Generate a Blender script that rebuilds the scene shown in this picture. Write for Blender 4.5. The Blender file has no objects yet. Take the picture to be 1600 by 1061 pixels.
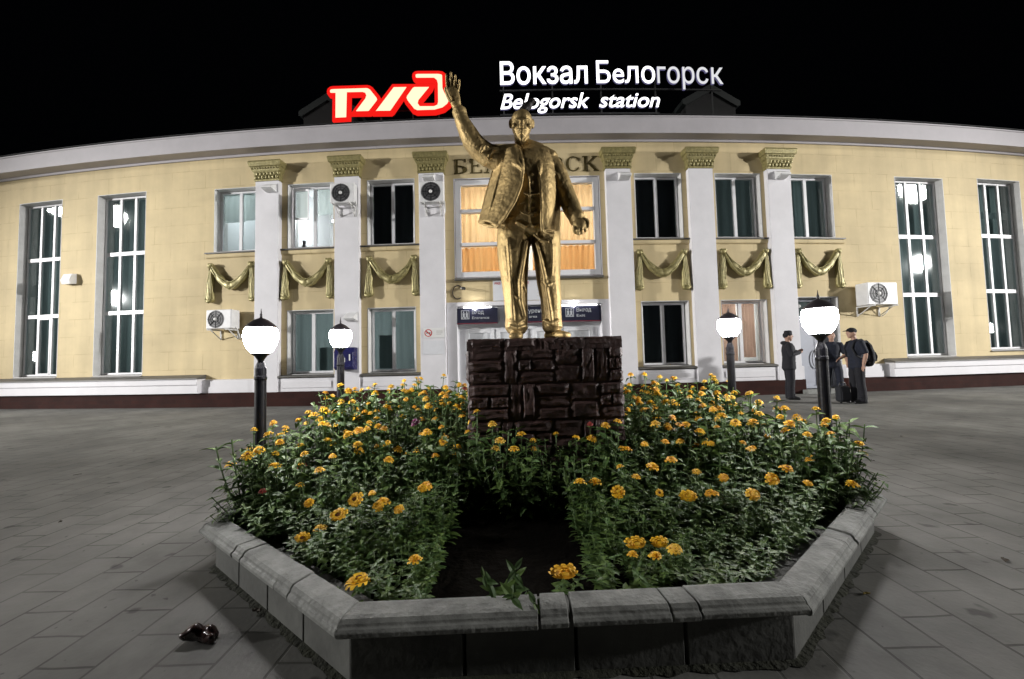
import bpy, bmesh, math, random
from mathutils import Vector, Matrix, noise
random.seed(11)
PI = math.pi
rad = math.radians
sin, cos = math.sin, math.cos
scene = bpy.context.scene
COL = scene.collection

# ------------------------------------------------------------------ camera
F_PX, PITCH, ROLL, EYE = 620.0, rad(2.9), rad(1.36), 1.2
cam_data = bpy.data.cameras.new("camera")
cam_data.sensor_width = 36
cam_data.lens = 36 * F_PX / 1600
cam_data.clip_start = 0.05
cam_data.clip_end = 2000
cam = bpy.data.objects.new("camera", cam_data)
COL.objects.link(cam)
right, up = Vector((1, 0, 0)), Vector((0, -sin(PITCH), cos(PITCH)))
cx_ = right * cos(ROLL) - up * sin(ROLL)
cy_ = right * sin(ROLL) + up * cos(ROLL)
cz_ = cx_.cross(cy_)
cam.matrix_world = Matrix(((cx_.x, cy_.x, cz_.x, 0), (cx_.y, cy_.y, cz_.y, 0), (cx_.z, cy_.z, cz_.z, EYE), (0, 0, 0, 1)))
scene.camera = cam

# the bowed facade: a circle of 95 m radius whose nearest point is 11.5 m away
WALL_Y, WALL_R, WALL_X = 11.5, 95.0, 0.4
AX = 0.07                                         # middle axis of the facade (arc length)


def fp(s, z, d=0.0):
    """point on the facade: s along it, z up, d out of the wall"""
    th = s / WALL_R
    return Vector((WALL_X + sin(th) * (WALL_R + d), WALL_Y + WALL_R - cos(th) * (WALL_R + d), z))


# ------------------------------------------------------------------ mesh helpers
WLOC = {}


def tag(o, label=None, cat=None, group=None, kind=None):
    if label: o["label"] = label
    if cat: o["category"] = cat
    if group: o["group"] = group
    if kind: o["kind"] = kind
    return o


def empty(name, loc, label=None, cat=None, group=None):
    o = bpy.data.objects.new(name, None)
    COL.objects.link(o)
    o.location = loc
    o.empty_display_size = 0.2
    WLOC[o] = Vector(loc)
    return tag(o, label, cat, group)


class MB:
    def __init__(self):
        self.v, self.f, self.uv, self.mi = [], [], [], []

    def add(self, verts, faces, uvs=None, mi=0):
        b = len(self.v)
        self.v += [Vector(p) for p in verts]
        self.uv += list(uvs) if uvs else [(p[0] + p[1], p[2]) for p in verts]
        for f in faces:
            self.f.append([b + i for i in f])
            self.mi.append(mi)
        return self

    def box(self, x0, x1, y0, y1, z0, z1, M=None, mi=0):
        vs = [Vector((x, y, z)) for z in (z0, z1) for y in (y0, y1) for x in (x0, x1)]
        if M is not None: vs = [M @ p for p in vs]
        return self.add(vs, [(0, 2, 3, 1), (4, 5, 7, 6), (0, 1, 5, 4), (2, 6, 7, 3), (0, 4, 6, 2), (1, 3, 7, 5)], mi=mi)

    def fprof(self, s0, s1, prof, step=0.6, mi=0):
        """closed profile [(d, z)...] drawn along the facade from s0 to s1"""
        n = max(1, math.ceil(abs(s1 - s0) / step))
        m = len(prof)
        vs, uv = [], []
        for i in range(n + 1):
            s = s0 + (s1 - s0) * i / n
            for d, z in prof:
                vs.append(fp(s, z, d)); uv.append((s, z))
        fs = [list(range(m)), [n * m + j for j in reversed(range(m))]]
        for i in range(n):
            for j in range(m):
                k = (j + 1) % m
                fs.append((i * m + j, (i + 1) * m + j, (i + 1) * m + k, i * m + k))
        return self.add(vs, fs, uv, mi)

    def fbox(self, s0, s1, z0, z1, d0, d1, mi=0):
        return self.fprof(s0, s1, [(d0, z0), (d1, z0), (d1, z1), (d0, z1)], mi=mi)

    def fpoly(self, pts, d0, d1, mi=0):
        n = len(pts)
        vs = [fp(s, z, d1) for s, z in pts] + [fp(s, z, d0) for s, z in pts]
        fs = [list(range(n)), list(reversed(range(n, 2 * n)))]
        for i in range(n):
            j = (i + 1) % n
            fs.append((i, n + i, n + j, j))
        return self.add(vs, fs, mi=mi)

    def lathe(self, prof, c=(0, 0, 0), n=20, mi=0):
        vs, fs = [], []
        for r, z in prof:
            for k in range(n):
                a = 2 * PI * k / n
                vs.append((c[0] + r * cos(a), c[1] + r * sin(a), c[2] + z))
        for i in range(len(prof) - 1):
            for k in range(n):
                l = (k + 1) % n
                fs.append((i * n + k, i * n + l, (i + 1) * n + l, (i + 1) * n + k))
        fs.append(list(reversed(range(n))))
        fs.append([(len(prof) - 1) * n + k for k in range(n)])
        return self.add(vs, fs, mi=mi)

    def loft(self, rings, n=16, hint=(0, -1, 0), capround=True):
        """rings: (centre, half width, half depth) along a limb; one closed tube"""
        P = [Vector(r[0]) for r in rings]
        R = [(r[1], r[2]) for r in rings]
        if capround:
            t0 = (P[0] - P[1]).normalized(); t1 = (P[-1] - P[-2]).normalized()
            a, b = min(R[0]), min(R[-1])
            P = [P[0] + t0 * a * 0.6, P[0] + t0 * a * 0.4] + P + [P[-1] + t1 * b * 0.4, P[-1] + t1 * b * 0.6]
            R = [(R[0][0] * .3, R[0][1] * .3), (R[0][0] * .75, R[0][1] * .75)] + R + [(R[-1][0] * .75, R[-1][1] * .75), (R[-1][0] * .3, R[-1][1] * .3)]
        vs, fs = [], []
        m = len(P)
        prev = None
        for i in range(m):
            t = (P[min(i + 1, m - 1)] - P[max(i - 1, 0)])
            t = t.normalized() if t.length > 1e-9 else Vector((0, 0, 1))
            h = Vector(hint)
            if abs(t.dot(h)) > 0.97: h = Vector((1, 0, 0.2)).normalized()
            side = t.cross(h).normalized()
            if prev is not None and side.dot(prev) < 0: side = -side
            prev = side
            dep = side.cross(t).normalized()
            for k in range(n):
                a = 2 * PI * k / n
                vs.append(P[i] + side * cos(a) * R[i][0] + dep * sin(a) * R[i][1])
        for i in range(m - 1):
            for k in range(n):
                l = (k + 1) % n
                fs.append((i * n + k, i * n + l, (i + 1) * n + l, (i + 1) * n + k))
        fs.append(list(reversed(range(n))))
        fs.append([(m - 1) * n + k for k in range(n)])
        return self.add(vs, fs)

    def tube(self, pts, r, n=8):
        return self.loft([(p, r, r) for p in pts], n=n, capround=False)

    def ball(self, c, rx, ry=None, rz=None, n=14, m=9):
        ry = rx if ry is None else ry
        rz = rx if rz is None else rz
        c = Vector(c)
        vs = [c + Vector((0, 0, -rz))]
        for i in range(1, m):
            b = -PI / 2 + PI * i / m
            for k in range(n):
                a = 2 * PI * k / n
                vs.append(c + Vector((rx * cos(b) * cos(a), ry * cos(b) * sin(a), rz * sin(b))))
        vs.append(c + Vector((0, 0, rz)))
        fs = [(0, 1 + (k + 1) % n, 1 + k) for k in range(n)]
        for i in range(m - 2):
            for k in range(n):
                l = (k + 1) % n
                fs.append((1 + i * n + k, 1 + i * n + l, 1 + (i + 1) * n + l, 1 + (i + 1) * n + k))
        e = len(vs) - 1
        fs += [(e, 1 + (m - 2) * n + k, 1 + (m - 2) * n + (k + 1) % n) for k in range(n)]
        return self.add(vs, fs)

    def sheet(self, A, B, bulge, thick, hint=(0, -1, 0), m=8):
        """thick cloth between the edge lines A and B, bulging along hint"""
        h = Vector(hint)
        n = len(A)
        fr, bk = [], []
        for i in range(n):
            for j in range(m + 1):
                t = j / m
                p = Vector(A[i]).lerp(Vector(B[i]), t) + h * bulge * sin(PI * t)
                fr.append(p + h * thick / 2); bk.append(p - h * thick / 2)
        w = m + 1
        N = n * w
        fs = []
        for i in range(n - 1):
            for j in range(m):
                a = i * w + j
                fs.append((a, a + 1, a + w + 1, a + w))
                fs.append((N + a, N + a + w, N + a + w + 1, N + a + 1))
            fs.append((i * w, (i + 1) * w, N + (i + 1) * w, N + i * w))
            fs.append((i * w + m, N + i * w + m, N + (i + 1) * w + m, (i + 1) * w + m))
        for j in range(m):
            fs.append((j, N + j, N + j + 1, j + 1))
            e = (n - 1) * w + j
            fs.append((e, e + 1, N + e + 1, N + e))
        return self.add(fr + bk, fs)

    def mesh(self, name, origin=Vector((0, 0, 0)), mats=(), uv=False, smooth=False):
        me = bpy.data.meshes.new(name)
        me.from_pydata([p - origin for p in self.v], [], self.f)
        for m in mats: me.materials.append(m)
        if any(self.mi):
            for p, k in zip(me.polygons, self.mi): p.material_index = k
        bm = bmesh.new(); bm.from_mesh(me)
        bmesh.ops.recalc_face_normals(bm, faces=bm.faces)
        bm.to_mesh(me); bm.free()
        if uv:
            lay = me.uv_layers.new(name="UVMap")
            for l in me.loops: lay.data[l.index].uv = self.uv[l.vertex_index]
        if smooth:
            for p in me.polygons: p.use_smooth = True
        me.update()
        return me

    def build(self, name, mat, parent=None, label=None, cat=None, group=None, kind=None, uv=False, smooth=False, bevel=0, voxel=0, lump=0, keep=False):
        if parent is not None:
            org = WLOC[parent]
        elif keep:
            org = Vector((0, 0, 0))
        else:
            xs, ys, zs = [[p[i] for p in self.v] for i in (0, 1, 2)]
            org = Vector(((min(xs) + max(xs)) / 2, (min(ys) + max(ys)) / 2, min(zs)))
        mats = mat if isinstance(mat, (list, tuple)) else (mat,)
        me = self.mesh(name, org, mats, uv, smooth)
        o = bpy.data.objects.new(name, me)
        COL.objects.link(o)
        if voxel:
            r = o.modifiers.new("r", "REMESH"); r.mode = "VOXEL"; r.voxel_size = voxel; r.use_smooth_shade = True
            s = o.modifiers.new("s", "SMOOTH"); s.iterations = 3; s.factor = 0.5
            dg = bpy.context.evaluated_depsgraph_get()
            nm = bpy.data.meshes.new_from_object(o.evaluated_get(dg))
            o.modifiers.clear(); o.data = nm
            bpy.data.meshes.remove(me)
            nm.name = name
            if not nm.materials: nm.materials.append(mats[0])
            if lump:
                ns = [v.normal.copy() for v in nm.vertices]
                for v, nn in zip(nm.vertices, ns):
                    q = v.co * 14
                    k = noise.noise(q) * .6 + noise.noise(q * 2.7) * .4
                    v.co += nn * k * lump
            for p in nm.polygons: p.use_smooth = True
        if bevel:
            b = o.modifiers.new("bevel", "BEVEL"); b.width = bevel; b.segments = 2; b.limit_method = "ANGLE"; b.angle_limit = rad(40)
        if parent is not None:
            o.parent = parent
            WLOC[o] = org.copy()
        else:
            o.location = org
            WLOC[o] = org.copy()
        return tag(o, label, cat, group, kind)


# ------------------------------------------------------------------ materials
def mat(name, col, rough=0.7, metal=0.0, var=0.12, vscale=6.0, bump=0.0, bscale=40.0, spec=0.5, emit=None, estr=0.0, coord="Object", sheen=0):
    m = bpy.data.materials.new(name); m.use_nodes = True
    nt = m.node_tree; N, L = nt.nodes, nt.links
    b = N["Principled BSDF"]
    b.inputs["Base Color"].default_value = (*col, 1)
    b.inputs["Roughness"].default_value = rough
    b.inputs["Metallic"].default_value = metal
    b.inputs["Specular IOR Level"].default_value = spec
    if var or bump:
        tc = N.new("ShaderNodeTexCoord")
    if var:
        nz = N.new("ShaderNodeTexNoise"); nz.inputs["Scale"].default_value = vscale; nz.inputs["Detail"].default_value = 6; nz.inputs["Roughness"].default_value = .62
        L.new(tc.outputs[coord], nz.inputs["Vector"])
        mr = N.new("ShaderNodeMapRange")
        mr.inputs["From Min"].default_value = .3; mr.inputs["From Max"].default_value = .7
        mr.inputs["To Min"].default_value = 1 - var; mr.inputs["To Max"].default_value = 1 + var * .6
        L.new(nz.outputs["Fac"], mr.inputs["Value"])
        mx = N.new("ShaderNodeMix"); mx.data_type = "RGBA"; mx.blend_type = "MULTIPLY"
        mx.inputs[0].default_value = 1; mx.inputs[6].default_value = (*col, 1)
        L.new(mr.outputs["Result"], mx.inputs[7])
        L.new(mx.outputs[2], b.inputs["Base Color"])
        rr = N.new("ShaderNodeMapRange")
        rr.inputs["To Min"].default_value = max(0.02, rough - .1); rr.inputs["To Max"].default_value = min(1, rough + .12)
        L.new(nz.outputs["Fac"], rr.inputs["Value"]); L.new(rr.outputs["Result"], b.inputs["Roughness"])
    if bump:
        nb = N.new("ShaderNodeTexNoise"); nb.inputs["Scale"].default_value = bscale; nb.inputs["Detail"].default_value = 4
        L.new(tc.outputs[coord], nb.inputs["Vector"])
        bp = N.new("ShaderNodeBump"); bp.inputs["Strength"].default_value = bump; bp.inputs["Distance"].default_value = .02
        L.new(nb.outputs["Fac"], bp.inputs["Height"]); L.new(bp.outputs["Normal"], b.inputs["Normal"])
    if emit:
        b.inputs["Emission Color"].default_value = (*emit, 1)
        b.inputs["Emission Strength"].default_value = estr
    return m


def emission(name, col, s):
    m = bpy.data.materials.new(name); m.use_nodes = True
    nt = m.node_tree; nt.nodes.clear()
    e = nt.nodes.new("ShaderNodeEmission"); e.inputs[0].default_value = (*col, 1); e.inputs[1].default_value = s
    o = nt.nodes.new("ShaderNodeOutputMaterial"); nt.links.new(e.outputs[0], o.inputs[0])
    return m


def glass_mat(name, tint=(.85, .9, .9)):
    m = bpy.data.materials.new(name); m.use_nodes = True
    nt = m.node_tree; N, L = nt.nodes, nt.links; N.clear()
    t = N.new("ShaderNodeBsdfTransparent"); t.inputs[0].default_value = (*tint, 1)
    g = N.new("ShaderNodeBsdfGlossy"); g.inputs["Roughness"].default_value = .03
    f = N.new("ShaderNodeFresnel")
    ge = N.new("ShaderNodeNewGeometry"); io = N.new("ShaderNodeMapRange")
    io.inputs["To Min"].default_value = 1.6; io.inputs["To Max"].default_value = 1 / 1.6
    L.new(ge.outputs["Backfacing"], io.inputs["Value"]); L.new(io.outputs["Result"], f.inputs[0])
    tc = N.new("ShaderNodeTexCoord"); nz = N.new("ShaderNodeTexNoise"); nz.inputs["Scale"].default_value = 1.3
    bp = N.new("ShaderNodeBump"); bp.inputs["Strength"].default_value = .025; bp.inputs["Distance"].default_value = .05
    L.new(tc.outputs["Object"], nz.inputs["Vector"]); L.new(nz.outputs["Fac"], bp.inputs["Height"])
    L.new(bp.outputs["Normal"], g.inputs["Normal"])
    mx = N.new("ShaderNodeMixShader"); o = N.new("ShaderNodeOutputMaterial")
    L.new(f.outputs[0], mx.inputs[0]); L.new(t.outputs[0], mx.inputs[1]); L.new(g.outputs[0], mx.inputs[2]); L.new(mx.outputs[0], o.inputs[0])
    return m


def brick_mat(name, c1, c2, mortar, bw, rh, ms, rough=.85, bump=.5, coord="UV", rot=0.0, stain=.2, offset=.5, nscale=1.2, mfade=0.0, spots=0, streak=0):
    m = bpy.data.materials.new(name); m.use_nodes = True
    nt = m.node_tree; N, L = nt.nodes, nt.links; b = N["Principled BSDF"]
    tc = N.new("ShaderNodeTexCoord"); mp = N.new("ShaderNodeMapping"); mp.inputs["Rotation"].default_value = (0, 0, rot)
    L.new(tc.outputs[coord], mp.inputs["Vector"])
    br = N.new("ShaderNodeTexBrick"); br.offset = offset
    br.inputs["Color1"].default_value = (*c1, 1); br.inputs["Color2"].default_value = (*c2, 1); br.inputs["Mortar"].default_value = (*mortar, 1)
    br.inputs["Scale"].default_value = 1; br.inputs["Brick Width"].default_value = bw; br.inputs["Row Height"].default_value = rh
    br.inputs["Mortar Size"].default_value = ms; br.inputs["Mortar Smooth"].default_value = .3
    # a little wander in the joints
    wn = N.new("ShaderNodeTexNoise"); wn.inputs["Scale"].default_value = 3.0
    L.new(mp.outputs[0], wn.inputs["Vector"])
    wm = N.new("ShaderNodeMix"); wm.data_type = "RGBA"; wm.blend_type = "LINEAR_LIGHT"; wm.inputs[0].default_value = .012
    L.new(mp.outputs[0], wm.inputs[6]); L.new(wn.outputs["Color"], wm.inputs[7])
    L.new(wm.outputs[2], br.inputs["Vector"])
    nz = N.new("ShaderNodeTexNoise"); nz.inputs["Scale"].default_value = nscale; nz.inputs["Detail"].default_value = 9; nz.inputs["Roughness"].default_value = .65
    L.new(tc.outputs[coord], nz.inputs["Vector"])
    mr = N.new("ShaderNodeMapRange"); mr.inputs["From Min"].default_value = .3; mr.inputs["From Max"].default_value = .72
    mr.inputs["To Min"].default_value = 1 - stain; mr.inputs["To Max"].default_value = 1 + stain * .5
    L.new(nz.outputs["Fac"], mr.inputs["Value"])
    mx = N.new("ShaderNodeMix"); mx.data_type = "RGBA"; mx.blend_type = "MULTIPLY"; mx.inputs[0].default_value = 1
    col = br.outputs["Color"]
    if mfade:                                        # joints partly filled with dirt: only here and there dark
        base = N.new("ShaderNodeMix"); base.data_type = "RGBA"
        fn = N.new("ShaderNodeTexNoise"); fn.inputs["Scale"].default_value = 2.3; fn.inputs["Detail"].default_value = 3
        L.new(tc.outputs[coord], fn.inputs["Vector"])
        fr = N.new("ShaderNodeMapRange"); fr.inputs["From Min"].default_value = .42; fr.inputs["From Max"].default_value = .62
        fr.inputs["To Min"].default_value = mfade; fr.inputs["To Max"].default_value = 0
        L.new(fn.outputs["Fac"], fr.inputs["Value"]); L.new(fr.outputs["Result"], base.inputs[0])
        L.new(col, base.inputs[6]); base.inputs[7].default_value = (*c1, 1)
        col = base.outputs[2]
    L.new(col, mx.inputs[6]); L.new(mr.outputs["Result"], mx.inputs[7]); res = mx.outputs[2]
    if spots:                                        # chewing gum, damp patches and trodden dirt
        for sc_, lo, hi, dk in ((.35, .46, .62, .62), (5.5, .66, .72, .45), (21.0, .70, .75, .5)):
            sn = N.new("ShaderNodeTexNoise"); sn.inputs["Scale"].default_value = sc_; sn.inputs["Detail"].default_value = 5 if sc_ < 1 else 2
            L.new(tc.outputs[coord], sn.inputs["Vector"])
            sr = N.new("ShaderNodeMapRange"); sr.inputs["From Min"].default_value = lo; sr.inputs["From Max"].default_value = hi
            sr.inputs["To Min"].default_value = 1; sr.inputs["To Max"].default_value = dk
            L.new(sn.outputs["Fac"], sr.inputs["Value"])
            sm = N.new("ShaderNodeMix"); sm.data_type = "RGBA"; sm.blend_type = "MULTIPLY"; sm.inputs[0].default_value = 1
            L.new(res, sm.inputs[6]); L.new(sr.outputs["Result"], sm.inputs[7]); res = sm.outputs[2]
    if streak:                                       # rain streaks and patched paint
        for vec, lo, hi, dk in (((2.2, .16, 1), .40, .70, 1 - streak), ((.30, .45, 1), .45, .60, 1 - streak * .8)):
            sp_ = N.new("ShaderNodeMapping"); sp_.inputs["Scale"].default_value = vec
            L.new(tc.outputs[coord], sp_.inputs[0])
            sn = N.new("ShaderNodeTexNoise"); sn.inputs["Scale"].default_value = 1; sn.inputs["Detail"].default_value = 6
            L.new(sp_.outputs[0], sn.inputs["Vector"])
            sr = N.new("ShaderNodeMapRange"); sr.inputs["From Min"].default_value = lo; sr.inputs["From Max"].default_value = hi
            sr.inputs["To Min"].default_value = 1; sr.inputs["To Max"].default_value = dk
            L.new(sn.outputs["Fac"], sr.inputs["Value"])
            sm = N.new("ShaderNodeMix"); sm.data_type = "RGBA"; sm.blend_type = "MULTIPLY"; sm.inputs[0].default_value = 1
            L.new(res, sm.inputs[6]); L.new(sr.outputs["Result"], sm.inputs[7]); res = sm.outputs[2]
    L.new(res, b.inputs["Base Color"])
    b.inputs["Roughness"].default_value = rough
    ad = N.new("ShaderNodeMath"); ad.operation = "MULTIPLY_ADD"; ad.inputs[1].default_value = -1
    n2 = N.new("ShaderNodeTexNoise"); n2.inputs["Scale"].default_value = 45; n2.inputs["Detail"].default_value = 4
    L.new(tc.outputs[coord], n2.inputs["Vector"])
    sc = N.new("ShaderNodeMath"); sc.operation = "MULTIPLY"; sc.inputs[1].default_value = .25
    L.new(n2.outputs["Fac"], sc.inputs[0])
    L.new(br.outputs["Fac"], ad.inputs[0]); L.new(sc.outputs[0], ad.inputs[2])
    bp = N.new("ShaderNodeBump"); bp.inputs["Strength"].default_value = bump; bp.inputs["Distance"].default_value = .012
    L.new(ad.outputs[0], bp.inputs["Height"]); L.new(bp.outputs["Normal"], b.inputs["Normal"])
    return m


M = {}
M["yellow"] = brick_mat("yellow_plaster", (.66, .535, .305), (.64, .52, .295), (.50, .39, .205), 1.15, .56, .009, rough=.8, bump=.35, stain=.12, nscale=.7, mfade=1.0, streak=.13)
M["white_wall"] = mat("white_plaster", (.70, .69, .715), .75, var=.08, vscale=1.5, bump=.12, bscale=30)
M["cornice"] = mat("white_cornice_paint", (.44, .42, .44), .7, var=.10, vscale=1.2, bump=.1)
M["base"] = brick_mat("brown_base_tile", (.040, .014, .011), (.032, .012, .010), (.03, .018, .015), .3, .12, .006, rough=.95, bump=.3, stain=.35, nscale=2)
M["base"].node_tree.nodes["Principled BSDF"].inputs["Specular IOR Level"].default_value = .15
M["sill"] = mat("dark_sheet_sill", (.10, .095, .085), .5, var=.3, vscale=4)
M["roof"] = mat("dark_roof_sheet", (.0022, .0024, .0024), .8, var=.3)
M["dormer"] = mat("green_dormer_sheet", (.003, .006, .0055), .6, var=.3)
M["dormer_dark"] = mat("black_dormer_front", (.0015, .0015, .0015), .9, var=.3)
M["frame"] = mat("white_window_plastic", (.78, .78, .80), .4, var=.06, vscale=3)
M["reveal"] = mat("grey_reveal_plaster", (.62, .615, .60), .8, var=.12, vscale=3)
M["glass"] = glass_mat("window_glass")
M["gold_paint"] = mat("bronze_gold_paint", (.30, .26, .11), .42, metal=.35, var=.35, vscale=14, bump=.4, bscale=30)
M["letter_dark"] = mat("dark_bronze_letter", (.11, .085, .03), .45, metal=.4, var=.2)
M["curtain_grey"] = mat("grey_green_curtain", (.34, .39, .38), .9, var=.28, vscale=1.6)
M["room_dark"] = mat("dark_room_backing", (.02, .021, .026), .8, var=.3, vscale=2)  # dark sheet stands in for the unlit room behind the glass
M["curtain_teal"] = mat("dark_teal_curtain", (.13, .165, .165), .9, var=.4, vscale=1.4)
M["blind"] = mat("grey_roller_blind", (.34, .37, .35), .9, var=.06, vscale=2)
M["room"] = mat("white_room_wall", (.78, .79, .80), .9, var=.04)
M["black_metal"] = mat("black_post_paint", (.006, .006, .009), .45, var=.2, vscale=12, bump=.1, spec=.25)
M["cap_metal"] = mat("dark_lamp_cap", (.035, .03, .035), .4, var=.2)
M["globe"] = emission("lit_lamp_globe", (1.0, .97, .975), 150.0)
M["ac_white"] = mat("white_ac_casing", (.72, .72, .72), .45, var=.1, vscale=5)
M["ac_grill"] = mat("dark_fan_grill", (.10, .10, .105), .5, var=.2)
M["box_blue"] = mat("navy_enamel", (.022, .022, .10), .25, var=.15)
M["white_plastic"] = mat("white_plate", (.75, .75, .74), .4, var=.05)
M["paper"] = mat("paper_notice", (.66, .67, .70), .7, var=.05)
M["red"] = mat("red_print", (.5, .02, .02), .5, var=0)
M["black"] = mat("black_print", (.02, .02, .02), .6, var=0)
M["sign_navy"] = mat("navy_sign_panel", (.012, .013, .030), .35, var=.1)
M["sign_text"] = emission("backlit_grey_letters", (.9, .92, .95), .42)
M["sign_white_lit"] = emission("lit_sign_edge", (1, .98, .96), 3.0)
M["door_white"] = mat("white_door_paint", (.80, .81, .83), .45, var=.06, vscale=2)
M["door_grey"] = mat("grey_steel_door", (.34, .36, .42), .5, var=.12, vscale=2)
M["letters_white"] = emission("white_lit_letters", (1.0, .99, 1.0), 2.6)
M["letters_edge"] = emission("bluish_letter_returns", (.30, .28, .55), .35)
M["letters_dim"] = emission("dim_lit_letters", (.92, .92, .95), .85)
M["logo_face"] = emission("warm_logo_face", (1.0, .70, .46), 1.5)  # pale core stands in for the burnt-out glow of red letters
M["logo_halo"] = emission("red_logo_halo", (1.0, .014, .010), .95)  # glowing rim stands in for the red halo around the letters
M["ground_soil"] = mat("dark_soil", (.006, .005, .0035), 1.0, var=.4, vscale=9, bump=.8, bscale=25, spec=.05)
M["concrete"] = mat("grey_precast_stone", (.235, .24, .225), .85, var=.45, vscale=8, bump=.45, bscale=35)
M["concrete_block"] = mat("grey_concrete_block", (.12, .122, .112), .92, var=.35, vscale=4, bump=.2, bscale=30)
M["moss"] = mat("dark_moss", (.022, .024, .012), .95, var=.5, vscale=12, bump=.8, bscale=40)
M["stone"] = mat("dark_brown_painted_stone", (.054, .027, .023), .55, var=.55, vscale=7, bump=.55, bscale=18)
M["statue"] = mat("worn_gold_bronze", (.46, .335, .15), .55, metal=.74, var=.38, vscale=5, bump=.5, bscale=22)
M["stem"] = mat("green_stem", (.07, .12, .035), .7, var=.2)
M["leaf"] = mat("zinnia_leaf", (.088, .152, .029), .55, var=.45, vscale=7)
M["leaf_b"] = mat("dark_zinnia_leaf", (.054, .110, .024), .55, var=.4, vscale=7)
M["yellow_petal"] = mat("yellow_petal", (.84, .50, .018), .6, var=.18, vscale=30)
M["orange_petal"] = mat("orange_petal", (.80, .43, .016), .6, var=.18, vscale=30)
M["pale_petal"] = mat("pale_yellow_petal", (.80, .52, .05), .6, var=.18, vscale=30)
M["red_petal"] = mat("dark_red_petal", (.26, .02, .012), .6, var=.2, vscale=30)
M["purple_petal"] = mat("purple_petal", (.22, .03, .12), .6, var=.2, vscale=30)
M["flower_eye"] = mat("brown_flower_eye", (.16, .055, .01), .8, var=.3, vscale=40)
M["skin"] = mat("skin", (.42, .25, .18), .55, var=.1)
M["cloth_black"] = mat("black_cloth", (.008, .008, .012), .85, var=.3, vscale=14)
M["cloth_navy"] = mat("dark_navy_cloth", (.009, .012, .024), .85, var=.3, vscale=14)
M["cloth_grey"] = mat("charcoal_cloth", (.013, .014, .018), .85, var=.3, vscale=14)
M["leather"] = mat("black_leather", (.012, .012, .013), .4, var=.2)
M["litter"] = mat("dark_red_wrapper", (.032, .011, .009), .25, var=.5, vscale=20, spec=.8)
M["leaf_yellow"] = mat("yellowed_leaf", (.30, .22, .03), .7, var=.3)
M["leaf_dry"] = mat("dry_leaf", (.045, .032, .02), .8, var=.3)
M["curtain_orange"] = None


def translucent(name, col, dark):
    m = bpy.data.materials.new(name); m.use_nodes = True
    nt = m.node_tree; N, L = nt.nodes, nt.links; N.clear()
    tc = N.new("ShaderNodeTexCoord"); mp = N.new("ShaderNodeMapping"); mp.inputs["Scale"].default_value = (9, 9, .5)
    nz = N.new("ShaderNodeTexNoise"); nz.inputs["Scale"].default_value = 1; nz.inputs["Detail"].default_value = 4
    L.new(tc.outputs["Object"], mp.inputs[0]); L.new(mp.outputs[0], nz.inputs["Vector"])
    cr = N.new("ShaderNodeMix"); cr.data_type = "RGBA"; cr.inputs[6].default_value = (*dark, 1); cr.inputs[7].default_value = (*col, 1)
    L.new(nz.outputs["Fac"], cr.inputs[0])
    a = N.new("ShaderNodeBsdfDiffuse"); t = N.new("ShaderNodeBsdfTranslucent")
    L.new(cr.outputs[2], a.inputs[0]); L.new(cr.outputs[2], t.inputs[0])
    mx = N.new("ShaderNodeMixShader"); mx.inputs[0].default_value = .6; o = N.new("ShaderNodeOutputMaterial")
    L.new(a.outputs[0], mx.inputs[1]); L.new(t.outputs[0], mx.inputs[2]); L.new(mx.outputs[0], o.inputs[0])
    return m


M["curtain_orange"] = translucent("orange_curtain", (.90, .68, .44), (.82, .54, .28))
M["curtain_orange_dark"] = translucent("deep_orange_curtain", (.82, .50, .24), (.70, .34, .12))
M["blind"] = translucent("grey_roller_blind", (.50, .54, .52), (.42, .46, .44))
M["curtain_teal"] = translucent("grey_teal_sheer", (.27, .32, .32), (.10, .13, .13))
M["curtain_grey"] = translucent("grey_sheer_curtain", (.40, .45, .45), (.24, .28, .28))
M["curtain_pink"] = translucent("pinkish_curtain", (.66, .47, .38), (.50, .30, .22))


# flat lettering -------------------------------------------------------------
def text_geo(body, bold=0.0, shear=0.0, extrude=.06, spacing=1.0):
    c = bpy.data.curves.new("lettering", "FONT")
    c.body = body; c.offset = bold; c.shear = shear; c.extrude = extrude; c.space_character = spacing
    c.resolution_u = 6
    o = bpy.data.objects.new("lettering", c); COL.objects.link(o)
    bpy.context.view_layer.update()
    me = o.to_mesh()
    vs = [v.co.copy() for v in me.vertices]; fs = [list(p.vertices) for p in me.polygons]
    ns = [p.normal.z for p in me.polygons]
    o.to_mesh_clear()
    bpy.data.objects.remove(o); bpy.data.curves.remove(c)
    return vs, fs, ns


def facade_text(mb, body, s0, s1, zb, zcap, d, bold=.0, shear=0., ex=.06, face=0, side=0, spacing=1.0, cap=.69):
    """lettering laid on the facade: baseline zb, capital height to zcap, from s0 to s1"""
    vs, fs, ns = text_geo(body, bold, shear, .5, spacing)
    x0, x1 = min(v.x for v in vs), max(v.x for v in vs)
    kx, kz = (s1 - s0) / (x1 - x0), (zcap - zb) / cap
    pts = [fp(s0 + (v.x - x0) * kx, zb + v.y * kz, d + v.z * 2 * ex / 2) for v in vs]
    b = len(mb.v)
    mb.v += pts; mb.uv += [(0, 0)] * len(pts)
    for f, n in zip(fs, ns):
        mb.f.append([b + i for i in f]); mb.mi.append(face if abs(n) > .5 else side)

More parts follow.
